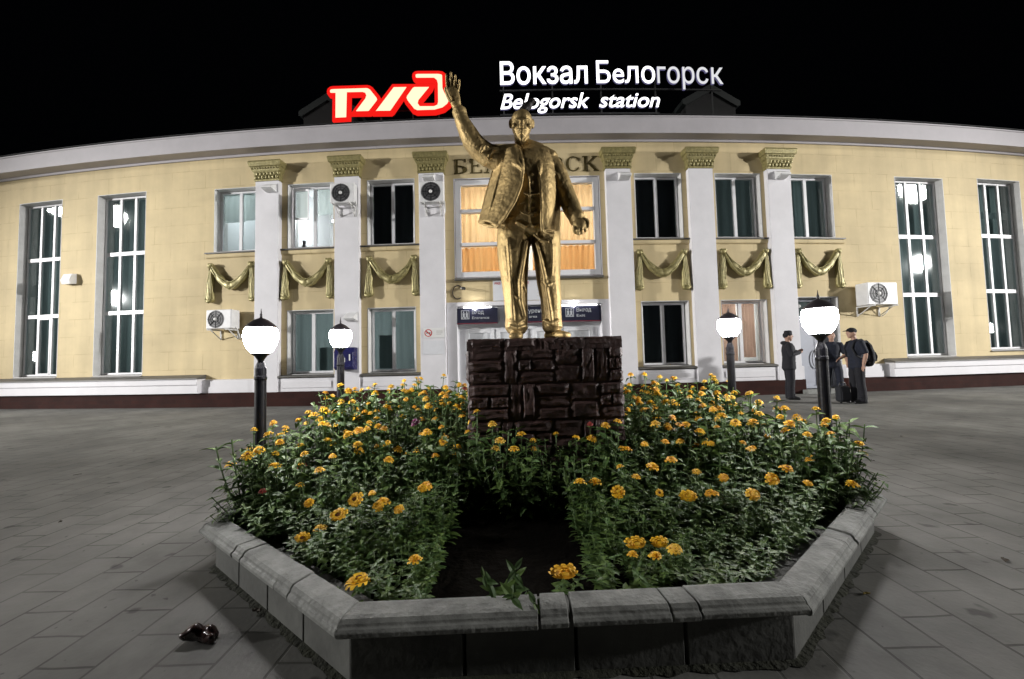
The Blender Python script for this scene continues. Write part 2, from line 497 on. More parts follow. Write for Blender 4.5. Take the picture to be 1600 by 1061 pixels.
# ------------------------------------------------------------------ render, world, lights
scene.view_settings.view_transform = "Standard"
scene.view_settings.look = "None"
scene.view_settings.exposure = 0.0
scene.view_settings.gamma = 1.0
try:
    scene.cycles.use_denoising = True
    scene.cycles.sample_clamp_indirect = 4.0
    scene.cycles.max_bounces = 8
    scene.cycles.caustics_reflective = False
    scene.cycles.caustics_refractive = False
except Exception:
    pass
world = bpy.data.worlds.new("World"); scene.world = world; world.use_nodes = True
world.node_tree.nodes["Background"].inputs[0].default_value = (.6, .7, 1.0, 1)
world.node_tree.nodes["Background"].inputs[1].default_value = 0.0007       # moonless night sky


def lamp(name, loc, watts, radius, col=(1, .97, .93)):
    l = bpy.data.lights.new(name, "POINT"); l.energy = watts; l.shadow_soft_size = radius; l.color = col
    o = bpy.data.objects.new(name, l); COL.objects.link(o); o.location = loc
    return o


# floodlights of the square, off to the left and right, turned towards the facade
def flood(loc, aim, watts, radius, half, col=(1, .985, .965)):
    l = bpy.data.lights.new("square_floodlight", "SPOT"); l.energy = watts; l.shadow_soft_size = radius; l.color = col
    l.spot_size = rad(half * 2); l.spot_blend = 1.0
    o = bpy.data.objects.new("square_floodlight", l); COL.objects.link(o); o.location = loc
    o.rotation_euler = (Vector(aim) - Vector(loc)).to_track_quat("-Z", "Y").to_euler()


flood((-35.0, 0.4, 6.7), (-1, 12.0, .6), 52000, .42, 22)
flood((36.5, 0.0, 8.0), (2, 12.0, .4), 52000, .5, 22)
# lamp standards of the square whose reflections show in the tall windows
lamp("square_lamp_light", (-40.1, 2.9, 14.1), 5500, .75)
lamp("square_lamp_light", (-38.4, -1.5, 14.2), 7500, .85)
lamp("square_lamp_light", (40.2, -1.9, 15.5), 16000, 1.5)
lamp("square_lamp_light", (-40.5, 4.4, 2.3), 1000, .32)
lamp("square_lamp_light", (39.9, 3.6, 2.7), 1000, .32)
# unseen lights added indoors to brighten the sheer curtains from behind
for s_, z_, d_, w_ in ((-14.4, 4.2, -3.5, 330), (14.2, 5.2, -3.5, 420), (7.6, 5.6, -3.0, 55), (-5.2, 2.2, -3.0, 230)):
    lamp("added_curtain_light", fp(s_, z_, d_), w_, .15, (.95, 1, 1))

# ------------------------------------------------------------------ ground
g = MB()
g.add([(-160, -60, 0), (160, -60, 0), (160, 160, 0), (-160, 160, 0)], [(0, 1, 2, 3)], [(-160, -60), (160, -60), (160, 160), (-160, 160)])
M["paving"] = brick_mat("grey_paving_slabs", (.205, .203, .187), (.170, .170, .157), (.055, .055, .045), .37, .245, .007, rough=.72, bump=.55, coord="Object", rot=rad(90), stain=.55, nscale=.8, mfade=.45, spots=1)
g.build("ground", M["paving"], kind="structure", keep=True)

# ------------------------------------------------------------------ station building
B = empty("station_building", fp(AX, 0, 0), "long two storey yellow station building with white pilasters, tall side windows and white cornice", "building")

OPEN = []            # openings in the wall (s0, s1, z0, z1)
TALL = [(AX - 15.98, 1.0, 6.75), (AX - 12.80, 1.0, 6.75), (AX + 12.60, 1.0, 6.65), (AX + 15.75, 1.15, 6.72)]
UP = [AX - 8.82, AX - 6.44, AX - 3.98, AX + 3.99, AX + 6.45, AX + 8.80]
LOW = [AX - 6.44, AX - 3.98, AX + 4.05, AX + 6.45]
for s, z0, z1 in TALL: OPEN.append((s - .88, s + .88, z0, z1))
for s in UP: OPEN.append((s - .70, s + .70, 4.70, 6.64))
for s in LOW: OPEN.append((s - .70, s + .70, .92, 2.80))
OPEN.append((AX - 2.08, AX + 2.22, 3.62, 6.58))          # great middle window
OPEN.append((AX - 2.33, AX + 2.43, 0.0, 2.86))           # entrance
OPEN.append((AX + 8.12, AX + 9.45, 0.12, 2.86))          # side door
wall = MB()
S0, S1, Z1 = -34.0, 34.0, 8.15
ss = {S0, S1} | {round(S0 + .8 * i, 3) for i in range(int((S1 - S0) / .8) + 1)}
zs = {0.0, Z1}
for a, b, c, d in OPEN: ss |= {a, b}; zs |= {c, d}
ss, zs = sorted(ss), sorted(zs)
idx = {}
for i in range(len(ss) - 1):
    for j in range(len(zs) - 1):
        ms, mz = (ss[i] + ss[i + 1]) / 2, (zs[j] + zs[j + 1]) / 2
        if any(a < ms < b and c < mz < d for a, b, c, d in OPEN): continue
        q = []
        for s, z in ((ss[i], zs[j]), (ss[i + 1], zs[j]), (ss[i + 1], zs[j + 1]), (ss[i], zs[j + 1])):
            if (s, z) not in idx:
                idx[(s, z)] = len(wall.v); wall.v.append(fp(s, z)); wall.uv.append((s, z))
            q.append(idx[(s, z)])
        wall.f.append(q); wall.mi.append(0)
wall.build("wall", M["yellow"], B, uv=True)

# cornice: stepped moulding under a tall white fascia
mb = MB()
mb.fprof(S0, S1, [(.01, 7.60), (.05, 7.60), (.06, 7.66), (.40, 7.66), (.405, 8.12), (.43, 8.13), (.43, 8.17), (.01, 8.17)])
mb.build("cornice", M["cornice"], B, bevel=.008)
mb = MB()
mb.fprof(S0, S1, [(.44, 8.19), (.44, 8.21), (-6.5, 10.2), (-6.5, 8.19)])
mb.build("roof", M["roof"], B)
for s in (AX - 7.02, AX + 7.02):
    mb = MB()
    mb.fpoly([(s - .95, 8.6), (s + .95, 8.6), (s + .95, 10.25), (s, 10.78), (s - .95, 10.25)], -3.6, -2.05)
    dm = mb.build("dormer", M["dormer_dark"], B)
    mb = MB()
    mb.fpoly([(s - 1.1, 10.14), (s - .98, 10.10), (s, 10.64), (s + .98, 10.10), (s + 1.1, 10.14), (s + 1.1, 10.30), (s, 10.90), (s - 1.1, 10.30)], -3.7, -1.98)
    mb.build("dormer_roof", M["dormer"], dm)

# base and white plinth band
for a, b in ((S0, AX - 2.35), (AX + 2.45, AX + 8.12), (AX + 9.45, S1)):
    mb = MB(); mb.fbox(a, b, 0, .42, 0.003, .16)
    mb.build("base_course", M["base"], B, uv=True)
for a, b, w in ((S0, AX - 9.75, 1), (AX + 10.9, S1, 1), (AX - 9.75, AX - 2.35, 0), (AX + 2.45, AX + 8.12, 0), (AX + 9.45, AX + 10.9, 0)):
    mb = MB()
    if w:
        mb.fprof(a, b, [(.003, .42), (.26, .42), (.26, .66), (.29, .68), (.29, .82), (.30, .84), (.003, .84)])
    else:
        mb.fprof(a, b, [(.003, .42), (.13, .42), (.13, .80), (.003, .82)])
    mb.build("plinth", M["white_wall"], B, bevel=.006)
    if w:
        mb = MB(); mb.fprof(a - .02, b + .02, [(.003, .845), (.32, .845), (.32, .875), (.003, .965)])
        mb.build("plinth_flashing", M["sill"], B)

# pilasters with gilded capitals
for k, s in enumerate([AX + q for q in (-7.70, -5.25, -2.73, 2.75, 5.22, 7.65)]):
    mb = MB(); mb.fbox(s - .365, s + .365, .415, 6.72, .002, .17)
    p = mb.build("pilaster", M["white_wall"], B, bevel=.008)
    mb = MB()
    zz = [(6.722, .385, .185), (6.76, .40, .20), (6.79, .385, .19), (6.98, .40, .215), (7.02, .43, .24), (7.05, .44, .25), (7.12, .455, .265), (7.14, .49, .30), (7.20, .50, .31), (7.26, .515, .32), (7.28, .51, .315), (7.31, .49, .30)]
    for i in range(len(zz) - 1):
        (za, ha, da), (zb, hb, db) = zz[i], zz[i + 1]
        mb.add([fp(s - ha, za, .002), fp(s + ha, za, .002), fp(s + ha, za, da), fp(s - ha, za, da), fp(s - hb, zb, .002), fp(s + hb, zb, .002), fp(s + hb, zb, db), fp(s - hb, zb, db)],
               [(2, 3, 7, 6), (1, 2, 6, 5), (3, 0, 4, 7)] + ([(4, 5, 6, 7)] if i == len(zz) - 2 else []) + ([(0, 1, 2, 3)] if i == 0 else []))
    for j in range(7):                                # carved leaves round the bell
        sc = s - .33 + .11 * j
        for zc, hh in ((6.84, .06), (6.94, .05)):
            c = fp(sc + (.05 if zc > 6.9 else 0), zc, .205)
            mb.ball(c, .045, .03, hh, n=8, m=6)
    for j in range(11):
        mb.ball(fp(s - .42 + .084 * j, 7.085, .258), .034, .022, .028, n=8, m=5)
    mb.build("capital", M["gold_paint"], p)


# ---- windows
def bars(mb, s0, s1, z0, z1, w, d0, d1, vs=(), hs=(), wv=None, wh=None):
    mb.fbox(s0, s0 + w, z0, z1, d0, d1); mb.fbox(s1 - w, s1, z0, z1, d0, d1)
    mb.fbox(s0 + w, s1 - w, z0, z0 + w, d0, d1); mb.fbox(s0 + w, s1 - w, z1 - w, z1, d0, d1)
    wv = wv or w; wh = wh or w
    for v in vs: mb.fbox(v - wv / 2, v + wv / 2, z0 + w, z1 - w, d0 + .004, d1 + .006)
    for h in hs: mb.fbox(s0 + w, s1 - w, h - wh / 2, h + wh / 2, d0 + .008, d1 + .012)


def reveal(win, s0, s1, z0, z1, depth, m="reveal", top=True):
    mb = MB()
    t = .02
    mb.fbox(s0 - t, s0, z0, z1 + t, -depth, .003); mb.fbox(s1, s1 + t, z0, z1 + t, -depth, .003)
    mb.fbox(s0, s1, z1, z1 + t, -depth, .003); mb.fbox(s0, s1, z0 - t, z0, -depth, .003)
    mb.build("reveal", M[m], win)


def curtain(win, s0, s1, z0, z1, d, m, waves=0.03, nw=9, name="curtain"):
    mb = MB()
    n = max(12, int((s1 - s0) / .04)); rows = 4
    vs, fs = [], []
    ph = random.random() * 6
    for j in range(rows + 1):
        for i in range(n + 1):
            s = s0 + (s1 - s0) * i / n; z = z0 + (z1 - z0) * j / rows
            w = waves * (sin(i / n * nw * 2 * PI + ph) + .5 * sin(i / n * nw * 5.3 + j * .3 + ph))
            vs.append(fp(s, z, d + w))
    for j in range(rows):
        for i in range(n):
            a = j * (n + 1) + i
            fs.append((a, a + 1, a + n + 2, a + n + 1))
    mb.add(vs, fs)
    return mb.build(name, M[m], win, smooth=True)


def pane(win, s0, s1, z0, z1, d):
    mb = MB(); mb.fbox(s0, s1, z0, z1, d - .006, d + .006)
    return mb.build("pane", M["glass"], win)


def room(win, s0, s1, z0, z1, d0, d1, m="room"):
    mb = MB()
    P = [fp(s, z, d) for d in (d0, d1) for z in (z0, z1) for s in (s0, s1)]
    mb.add(P, [(4, 5, 7, 6), (0, 1, 5, 4), (2, 6, 7, 3), (0, 4, 6, 2), (1, 3, 7, 5)])
    return mb.build("room", M[m], win)


DEP = .20
for k, (s, z0, z1) in enumerate(TALL):
    a, b = s - .88, s + .88
    mb = MB()
    h1, h2 = z0 + (z1 - z0) * .345, z0 + (z1 - z0) * .675
    fl = a + .04 if k > 1 else a + .04
    bars(mb, a + .03, b - .03, z0 + .02, z1 - .02, .055, -DEP - .06, -DEP, vs=(a + .62, a + 1.17), hs=(h1, h2), wv=.085, wh=.12)
    if k in (0,):
        bars(mb, a + .64, a + 1.15, z0 + .06, h1 - .06, .05, -DEP - .05, -DEP + .015)
    w = mb.build("window", M["frame"], B, bevel=.004)
    reveal(w, a, b, z0, z1, DEP + .3)
    pane(w, a + .05, b - .05, z0 + .05, z1 - .05, -DEP - .03)
    curtain(w, a - .1, b + .1, z0, z1, -DEP - .28, "curtain_teal", .012, 5)
    if k >= 2:
        curtain(w, a + .02, b - .02, z0 + (z1 - z0) * (.68 if k == 2 else .83), z1, -DEP - .16, "curtain_grey", .012, 5, name="blind")
        if k == 3: curtain(w, a + .02, b - .02, h2 + .02, z0 + (z1 - z0) * .79, -DEP - .16, "curtain_grey", .012, 5, name="blind")
    mb = MB(); mb.fprof(a - .02, b + .02, [(-DEP, z0 + .02), (.05, z0 - .03), (.05, z0 - .05), (-DEP, z0 - .01)])
    mb.build("sill", M["sill"], w)

for k, s in enumerate(UP):
    a, b, z0, z1 = s - .70, s + .70, 4.70, 6.64
    mb = MB()
    if k == 1:
        bars(mb, a + .03, b - .03, z0 + .02, z1 - .02, .06, -DEP - .06, -DEP, vs=(s + .03,), wv=.10)
        # left casement tilted out
        q0, q1, zb, zt = a + .10, s - .02, 5.62, 6.55
        for (u0, u1, y0, y1) in ((0, .06, 0, 1), (.94, 1, 0, 1), (0, 1, 0, .06), (0, 1, .94, 1)):
            pts = []
            for dz in (0, .035):
                for yy in (y0, y1):
                    for uu in (u0, u1):
                        pts.append(fp(q0 + (q1 - q0) * uu, zb + (zt - zb) * yy - .10 * uu, -DEP + .02 + .22 * uu + dz))
            mb.add(pts, [(0, 1, 3, 2), (4, 6, 7, 5), (0, 4, 5, 1), (2, 3, 7, 6), (0, 2, 6, 4), (1, 5, 7, 3)])
    else:
        bars(mb, a + .03, b - .03, z0 + .02, z1 - .02, .055, -DEP - .06, -DEP, vs=(s + (.0 if k != 5 else -.02),), wv=.10)
    w = mb.build("window", M["frame"], B, bevel=.004)
    reveal(w, a, b, z0, z1, DEP + .3)
    pane(w, a + .05, b - .05, z0 + .05, z1 - .05, -DEP - .03)
    if k in (0, 1):
        r = room(w, a - .5, b + .5, 4.2, 7.1, -DEP - .34, -3.2)
        if k == 0:
            curtain(w, a, s, 5.72, z1, -DEP - .17, "blind", .004, 3, name="roller_blind")
            curtain(w, s, b, 5.76, z1, -DEP - .17, "blind", .004, 3, name="roller_blind")
            mb = MB(); mb.fbox(s + .02, s + 1.2, 4.25, 6.1, -2.2, -2.14)
            mb.build("room_screen", M["room"], w)
            mb = MB()
            for q in ((0, .05, 0, .62), (.45, .5, 0, .62), (.05, .45, 0, .05), (.05, .45, .57, .62)):
                mb.fbox(s + .28 + q[0], s + .28 + q[1], 5.1 + q[2], 5.1 + q[3], -2.13, -2.08)
            mb.build("picture_frame", M["cap_metal"], w)
            mb = MB(); mb.fbox(s - .62, s + .2, 6.98, 7.05, -1.6, -1.1)
            mb.build("ceiling_lamp", emission("lit_office_tube", (.94, .97, 1), 26), w)
        else:
            curtain(w, s + .02, b, 5.80, z1, -DEP - .17, "blind", .004, 3, name="roller_blind")
            mb = MB(); mb.add([fp(q0 + .04, zb + .05, -DEP + .03), fp(q1 - .04, zb - .05, -DEP + .24), fp(q1 - .04, zt - .14, -DEP + .24), fp(q0 + .04, zt - .05, -DEP + .03)], [(0, 1, 2, 3)])
            mb.build("roller_blind", M["blind"], w)
            mb = MB(); mb.ball(fp(s + .05, 6.0, -1.5), .16, .16, .10)
            mb.build("ceiling_lamp", emission("lit_office_lamp", (1, .95, .96), 160), w)
            mb = MB(); mb.fbox(a - .4, b + .4, 5.35, 5.40, -3.1, -2.85)
            mb.build("shelf", M["room"], w)
            mb = MB(); mb.lathe([(.05, 0), (.07, .12), (.04, .2), (.05, .3)], fp(s - .5, 4.76, -.5), n=10)
            mb.build("bottle", M["cap_metal"], w)
    else:
        curtain(w, a - .05, b + .05, z0, z1, -DEP - .20, "room_dark" if k in (2, 3) else "curtain_teal", .008, 5)  # dark windows get a dark backing sheet for the unlit room
    sa, sb = {0: (a - .25, AX - 8.075), 1: (AX - 7.325, AX - 5.625), 2: (AX - 4.875, AX - 3.105), 3: (AX + 3.125, AX + 4.845), 4: (AX + 5.595, AX + 7.275), 5: (AX + 8.025, b + .28)}[k]
    mb = MB(); mb.fprof(sa, sb, [(-DEP, 4.72), (.09, 4.665), (.09, 4.63), (.003, 4.635), (-DEP, 4.68)])
    mb.build("sill", M["sill"], w)
    mb = MB(); mb.fprof(sa, sb, [(.003, 4.50), (.035, 4.51), (.05, 4.55), (.05, 4.62), (.003, 4.62)])
    mb.build("string_moulding", M["yellow"], w, uv=True)

for k, s in enumerate(LOW):
    a, b, z0, z1 = s - .70, s + .70, .92, 2.80
    mb = MB()
    bars(mb, a + .04, b - .04, z0 + .02, z1 - .02, .06, -DEP - .06, -DEP, vs=(s - .01,), wv=.11)
    w = mb.build("window", M["frame"], B, bevel=.004)
    reveal(w, a, b, z0, z1, DEP + .3)
    pane(w, a + .05, b - .05, z0 + .05, z1 - .05, -DEP - .03)
    if k == 3:
        curtain(w, a, s - .03, z0 + .05, z1, -DEP - .16, "curtain_pink", .025, 5)
        curtain(w, s + .05, b - .13, z0 + .18, z1, -DEP - .16, "curtain_pink", .025, 5)
        room(w, a - .3, b + .3, .6, 3.1, -DEP - .34, -2.5)
        mb = MB(); mb.ball(fp(s, 2.4, -1.6), .16)
        mb.build("ceiling_lamp", emission("lit_room_lamp", (1, .9, .84), 60), w)
    else:
        curtain(w, a - .05, b + .05, z0, z1, -DEP - .20, "room_dark" if k == 2 else "curtain_grey", .010, 5)  # the dark one is a backing sheet for an unlit room
        if k < 2:
            mb = MB(); mb.fbox(s + (.1 if k == 0 else -.5), s + (.6 if k == 0 else -.1), z0 + .1, z0 + (.78 if k == 0 else 1.1), -DEP - .15, -DEP - .13)
            mb.build("curtain_panel", M["curtain_grey"], w)
    sa, sb = {0: (AX - 7.325, AX - 5.625), 1: (AX - 4.875, AX - 3.105), 2: (AX + 3.125, AX + 4.845), 3: (AX + 5.595, AX + 7.275)}[k]
    mb = MB(); mb.fprof(sa, sb, [(-DEP, .94), (.17, .875), (.17, .835), (.003, .84), (-DEP, .90)])
    mb.build("sill", M["sill"], w)
    mb = MB(); mb.fprof(sa + .1, sb - .1, [(.133, .52), (.15, .53), (.15, .70), (.133, .71)])
    mb.build("panel_moulding", M["white_wall"], w)

# great middle window
a, b, z0, z1 = AX - 2.08, AX + 2.22, 3.62, 6.58
mb = MB()
bars(mb, a + .02, b - .02, z0 + .02, z1 - .02, .16, -.16, -.02, hs=(4.62, 5.62), vs=(AX - .68, AX + .82), wv=.10, wh=.10)
w = mb.build("window", M["frame"], B, bevel=.006)
reveal(w, a, b, z0, z1, .5, m="white_wall")
pane(w, a + .1, b - .1, z0 + .1, z1 - .1, -.08)
curtain(w, a + .05, AX - .02, 4.62, z1, -.42, "curtain_orange", .035, 11)
curtain(w, AX + .22, b - .05, 4.62, z1, -.42, "curtain_orange", .035, 11)
curtain(w, a + .05, AX - .02, z0, 4.62, -.42, "curtain_orange_dark", .035, 11)
curtain(w, AX + .22, b - .05, z0, 4.62, -.42, "curtain_orange_dark", .035, 11)
room(w, a - .3, b + .3, 3.4, 6.9, -.52, -4.0)
for q in (-1.2, 1.35):
    mb = MB(); mb.fbox(AX + q - .45, AX + q + .45, 6.4, 6.46, -2.4, -1.5)
    mb.build("ceiling_lamp", emission("lit_hall_panel", (1, .86, .72), 44), w)
mb = MB(); mb.fprof(a - .02, b + .02, [(-.1, 3.63), (.12, 3.585), (.12, 3.53), (.003, 3.535), (-.1, 3.60)])
mb.build("sill", M["sill"], w)

# entrance: white porch recess with doors
e = MB()
e.fbox(AX - 2.33, AX + 2.43, -.0, .06, -1.3, -.0)
ent = e.build("entrance", M["concrete"], B)
mb = MB()
mb.fbox(AX - 2.35, AX - 2.05, .06, 2.78, -1.2, .05); mb.fbox(AX + 2.15, AX + 2.45, .06, 2.78, -1.2, .05)
mb.fbox(AX - 2.35, AX + 2.45, 2.78, 2.90, -1.2, .05)
mb.build("porch_frame", M["white_wall"], ent, bevel=.006)
mb = MB(); mb.fbox(AX - 2.05, AX + 2.15, .06, 2.78, -.27, -.22)
mb.build("porch_back", M["door_white"], ent)
for q in (-1.42, -.5, .58, 1.50):
    mb = MB()
    bars(mb, AX + q - .43, AX + q + .43, .07, 2.12, .11, -.215, -.17, hs=(1.05,))
    mb.fbox(AX + q - .32, AX + q + .32, .18, 1.0, -.212, -.195)
    dr = mb.build("door", M["door_white"], ent, bevel=.005)
    mb = MB(); mb.fbox(AX + q - .32, AX + q + .32, 1.10, 2.02, -.212, -.20)
    mb.build("door_panel", mat("pale_door_glass", (.66, .68, .70), .3, var=.1), dr)
    mb = MB(); mb.tube([fp(AX + q + .36, .95, -.13), fp(AX + q + .36, 1.3, -.13)], .015)
    mb.build("handle", M["cap_metal"], dr)

# side door on the right
mb = MB()
bars(mb, AX + 8.14, AX + 9.43, .12, 2.84, .07, -.30, -.20)
dr = mb.build("door", M["door_grey"], B, label="grey steel side door")
mb = MB(); mb.fbox(AX + 8.22, AX + 9.35, .16, 2.30, -.285, -.245)
mb.fbox(AX + 8.32, AX + 8.76, .3, 2.2, -.243, -.236); mb.fbox(AX + 8.82, AX + 9.26, .3, 2.2, -.243, -.236)
mb.build("leaf", M["door_grey"], dr, bevel=.004)
mb = MB(); mb.fbox(AX + 8.21, AX + 9.36, 2.33, 2.77, -.285, -.25)
mb.build("transom_panel", M["curtain_teal"], dr)
mb = MB(); mb.tube([fp(AX + 8.84 + .16 * cos(t * PI / 8), 1.0 + .28 * sin(t * PI / 8), -.20) for t in range(17)], .011)
mb.build("handle", M["cap_metal"], dr)
mb = MB(); mb.ball(fp(AX + 8.34, 2.62, -.19), .05)
mb.build("door_lamp", M["white_plastic"], dr)
reveal(dr, AX + 8.12, AX + 9.45, .12, 2.86, .45)
mb = MB(); mb.fbox(AX + 8.0, AX + 9.55, 0, .12, -.4, .35)
mb.build("doorstep", M["concrete"], B, bevel=.01)


# gilded cloth garlands
def garland(s):
    mb = MB()
    n = 26
    rings = []
    for i in range(n + 1):
        t = i / n; u = t * 2 - 1
        x = s + u * .64; z = 3.62 + .60 * abs(u) ** 1.75
        r = .115 - .035 * abs(u) ** 2 + .010 * sin(t * 34) + (.022 if abs(u) < .10 else 0) * (1 if abs(u) > .035 else -.3)
        rings.append((fp(x, z, .07), r, r * .75))
    mb.loft(rings, n=14)
    for i in range(5):                                # folds running along the cloth
        off = (i - 2) * .05
        pts = []
        for j in range(n + 1):
            t = j / n; u = t * 2 - 1
            pts.append(fp(s + u * .63, 3.62 + .60 * abs(u) ** 1.75 + off * (1.15 - abs(u) ** 2 * .8) + .008 * sin(t * 20 + i * 2), .135 + .01 * cos(i * 1.3 + t * 9)))
        mb.tube(pts, .013, n=6)
    for sg in (-1, 1):
        x = s + sg * .66
        mb.ball(fp(x, 4.24, .09), .095, .09, .09)
        mb.ball(fp(x - sg * .05, 4.27, .13), .05)
        mb.ball(fp(x + sg * .05, 4.28, .10), .05)
        rr = []
        for i in range(11):
            t = i / 10
            rr.append((fp(x + sg * .045 * t + .012 * sin(t * 7), 4.18 - 1.0 * t, .065), .065 + .075 * t + .012 * sin(t * 16), .055 + .025 * t))
        mb.loft(rr, n=14)
        for i in range(4):
            o = (i - 1.5)
            mb.tube([fp(x + sg * .045 * t / 10 + o * (.025 + .030 * t / 10) + .01 * sin(t + i), 4.18 - .98 * t / 10, .115 + .02 * t / 10) for t in range(11)], .013, n=6)
        mb.loft([(fp(x + sg * .045 - .09, 3.19, .09), .05, .05), (fp(x + sg * .045, 3.16, .12), .06, .05), (fp(x + sg * .045 + .10, 3.22, .09), .05, .05)], n=10)
    mb.build("garland", M["gold_paint"], B, smooth=True)


for s in (AX - 8.88, AX - 6.48, AX - 3.93, AX + 3.98, AX + 6.48, AX + 8.82): garland(s)


# old serif facade lettering, letter by letter
def serif(mb, ch, s, z0, h, w):
    t, th, d0, d1 = .062, .032, .003, .016
    def v(x, y0=0, y1=1, t=t): mb.fbox(s + x * w - t / 2, s + x * w + t / 2, z0 + y0 * h, z0 + y1 * h, d0, d1)
    def hb(x0, x1, y, th=th): mb.fbox(s + x0 * w, s + x1 * w, z0 + y * h - th / 2, z0 + y * h + th / 2, d0, d1 + .004)
    def dg(x0, y0, x1, y1, t): mb.fpoly([(s + x0 * w - t / 2, z0 + y0 * h), (s + x0 * w + t / 2, z0 + y0 * h), (s + x1 * w + t / 2, z0 + y1 * h), (s + x1 * w - t / 2, z0 + y1 * h)], d0, d1 + .002)
    def sf(x, y): hb(x - .18, x + .18, y, .03)
    def ring(cx, cy, rx, ry, a0, a1, t0, t1, n=22):
        P, Q = [], []
        for i in range(n + 1):
            a = a0 + (a1 - a0) * i / n
            tt = t0 + (t1 - t0) * abs(cos(a))
            P.append((s + (cx + rx * cos(a)) * w, z0 + (cy + ry * sin(a)) * h))
            Q.append((s + (cx + rx * cos(a)) * w - tt * cos(a), z0 + (cy + ry * sin(a)) * h - t0 * 1.0 * sin(a)))
        for i in range(n):
            mb.fpoly([P[i], P[i + 1], Q[i + 1], Q[i]], d0, d1)
    if ch == "Б":
        v(.18); hb(0, .85, .97); mb.fbox(s + .80 * w, s + .86 * w, z0 + .78 * h, z0 + .98 * h, d0, d1); sf(.14, .02)
        ring(.42, .27, .52, .28, -PI / 2, PI / 2, .04, .09); hb(.1, .45, .53); hb(.1, .45, .02)
    elif ch == "Е":
        v(.18); hb(0, .85, .97); hb(.15, .65, .52); hb(0, .9, .03)
        for y0, y1, x in ((.78, .98, .83), (.02, .24, .88), (.42, .62, .63)): mb.fbox(s + x * w - .02, s + x * w + .02, z0 + y0 * h, z0 + y1 * h, d0, d1)
    elif ch == "Л":
        dg(.12, 0, .45, 1, .045); dg(.88, 0, .52, 1, .09); sf(.12, .02); sf(.88, .02)
    elif ch == "О":
        ring(.5, .5, .5, .52, 0, 2 * PI, .03, .09, 34)
    elif ch == "Г":
        v(.18); hb(0, .85, .97); sf(.18, .02); mb.fbox(s + .80 * w, s + .86 * w, z0 + .76 * h, z0 + .98 * h, d0, d1)
    elif ch == "Р":
        v(.18); sf(.18, .02); ring(.42, .73, .50, .27, -PI / 2, PI / 2, .04, .09); hb(.0, .45, .98); hb(.1, .45, .47)
    elif ch == "С":
        ring(.52, .5, .5, .52, .22 * PI, 1.78 * PI, .03, .09, 30)
        for y in (.72, .12): mb.fbox(s + .84 * w, s + .89 * w, z0 + y * h, z0 + (y + .16) * h, d0, d1)
    elif ch == "К":
        v(.18); sf(.18, .02); sf(.18, .98); dg(.28, .45, .82, 1, .045); dg(.95, 0, .42, .56, .09); sf(.82, .98); sf(.92, .02)


mb = MB()
x = AX - 2.06
for ch in "БЕЛОГОРСК":
    wd = {"Б": .40, "Е": .38, "Л": .44, "О": .46, "Г": .36, "Р": .38, "С": .44, "К": .44}[ch]
    serif(mb, ch, x, 6.74, .44, wd); x += wd + .06
mb.build("lettering", M["letter_dark"], B, label="dark bronze serif letters БЕЛОГОРСК over the middle window")


# ------------------------------------------------------------------ things fixed to the facade
def air_con(s0, s1, z0, z1, label, fan_left=True, dd=.42, d_off=.0, cover=False):
    t = empty("air_conditioner", fp((s0 + s1) / 2, z0, d_off + .05), label, "air conditioner", "outdoor air conditioner units")
    mb = MB(); mb.fbox(s0, s1, z0, z1, d_off + .10, d_off + dd)
    mb.build("casing", M["ac_white"], t, bevel=.025)
    r = min(.46 * (z1 - z0), .36 * (s1 - s0) + .05)
    cs = s0 + r + .05 if fan_left else s1 - r - .05
    cz = (z0 + z1) / 2
    mb = MB()
    n = 28
    front = [fp(cs + r * cos(2 * PI * i / n), cz + r * sin(2 * PI * i / n), d_off + dd + .004) for i in range(n)]
    back = [fp(cs + r * cos(2 * PI * i / n), cz + r * sin(2 * PI * i / n), d_off + dd - .02) for i in range(n)]
    mb.add(front + back, [tuple(range(n))] + [(i, n + i, n + (i + 1) % n, (i + 1) % n) for i in range(n)])
    gr = mb.build("fan_grill", M["ac_grill"], t)
    mb = MB()
    for q in (.35, .6, .85):
        mb.tube([fp(cs + r * q * cos(2 * PI * i / n), cz + r * q * sin(2 * PI * i / n), d_off + dd + .012) for i in range(n + 1)], .006, n=5)
    for i in range(8):
        a = 2 * PI * i / 8
        mb.tube([fp(cs + .2 * r * cos(a), cz + .2 * r * sin(a), d_off + dd + .013), fp(cs + r * cos(a), cz + r * sin(a), d_off + dd + .01)], .006, n=5)
    mb.build("guard", M["black_metal"], gr)
    mb = MB(); mb.ball(fp(cs, cz, d_off + dd + .015), .18 * r, .03, .18 * r)
    mb.build("fan_hub", M["white_plastic"], gr)
    for s in (s0 + .12, s1 - .12):
        mb = MB()
        mb.fbox(s - .02, s + .02, z0 - .045, z0 - .005, d_off + .002, d_off + dd + .08)
        mb.fbox(s - .018, s + .018, z0 - .30, z0 - .045, d_off + .002, d_off + .035)
        mb.tube([fp(s, z0 - .28, d_off + .03), fp(s, z0 - .04, d_off + dd - .05)], .014)
        mb.build("bracket", M["reveal"], t)
    mb = MB()
    sp = s1 - .04 if fan_left else s0 + .04
    mb.tube([fp(sp, z0 + .12, d_off + .3), fp(sp + .06, z0 + .02, d_off + .25), fp(sp + .05, z0 - .2, d_off + .12), fp(sp, z0 - .3, d_off + .02)], .016)
    mb.build("pipe", M["white_plastic"], t)
    return t


air_con(-9.30, -8.50, 2.30, 2.86, "white air conditioner low on the yellow wall, behind the front left globe lamp")
air_con(-5.50, -4.80, 5.80, 6.38, "white air conditioner on a pilaster, beside the brightly lit upper window with its sash open", d_off=.17, dd=.34)
air_con(-2.92, -2.24, 5.72, 6.32, "white air conditioner on the pilaster just left of the orange curtained middle window", d_off=.17, dd=.34)
air_con(10.02, 11.0, 2.56, 3.22, "large white air conditioner on the yellow wall above the man with the backpack", dd=.48)


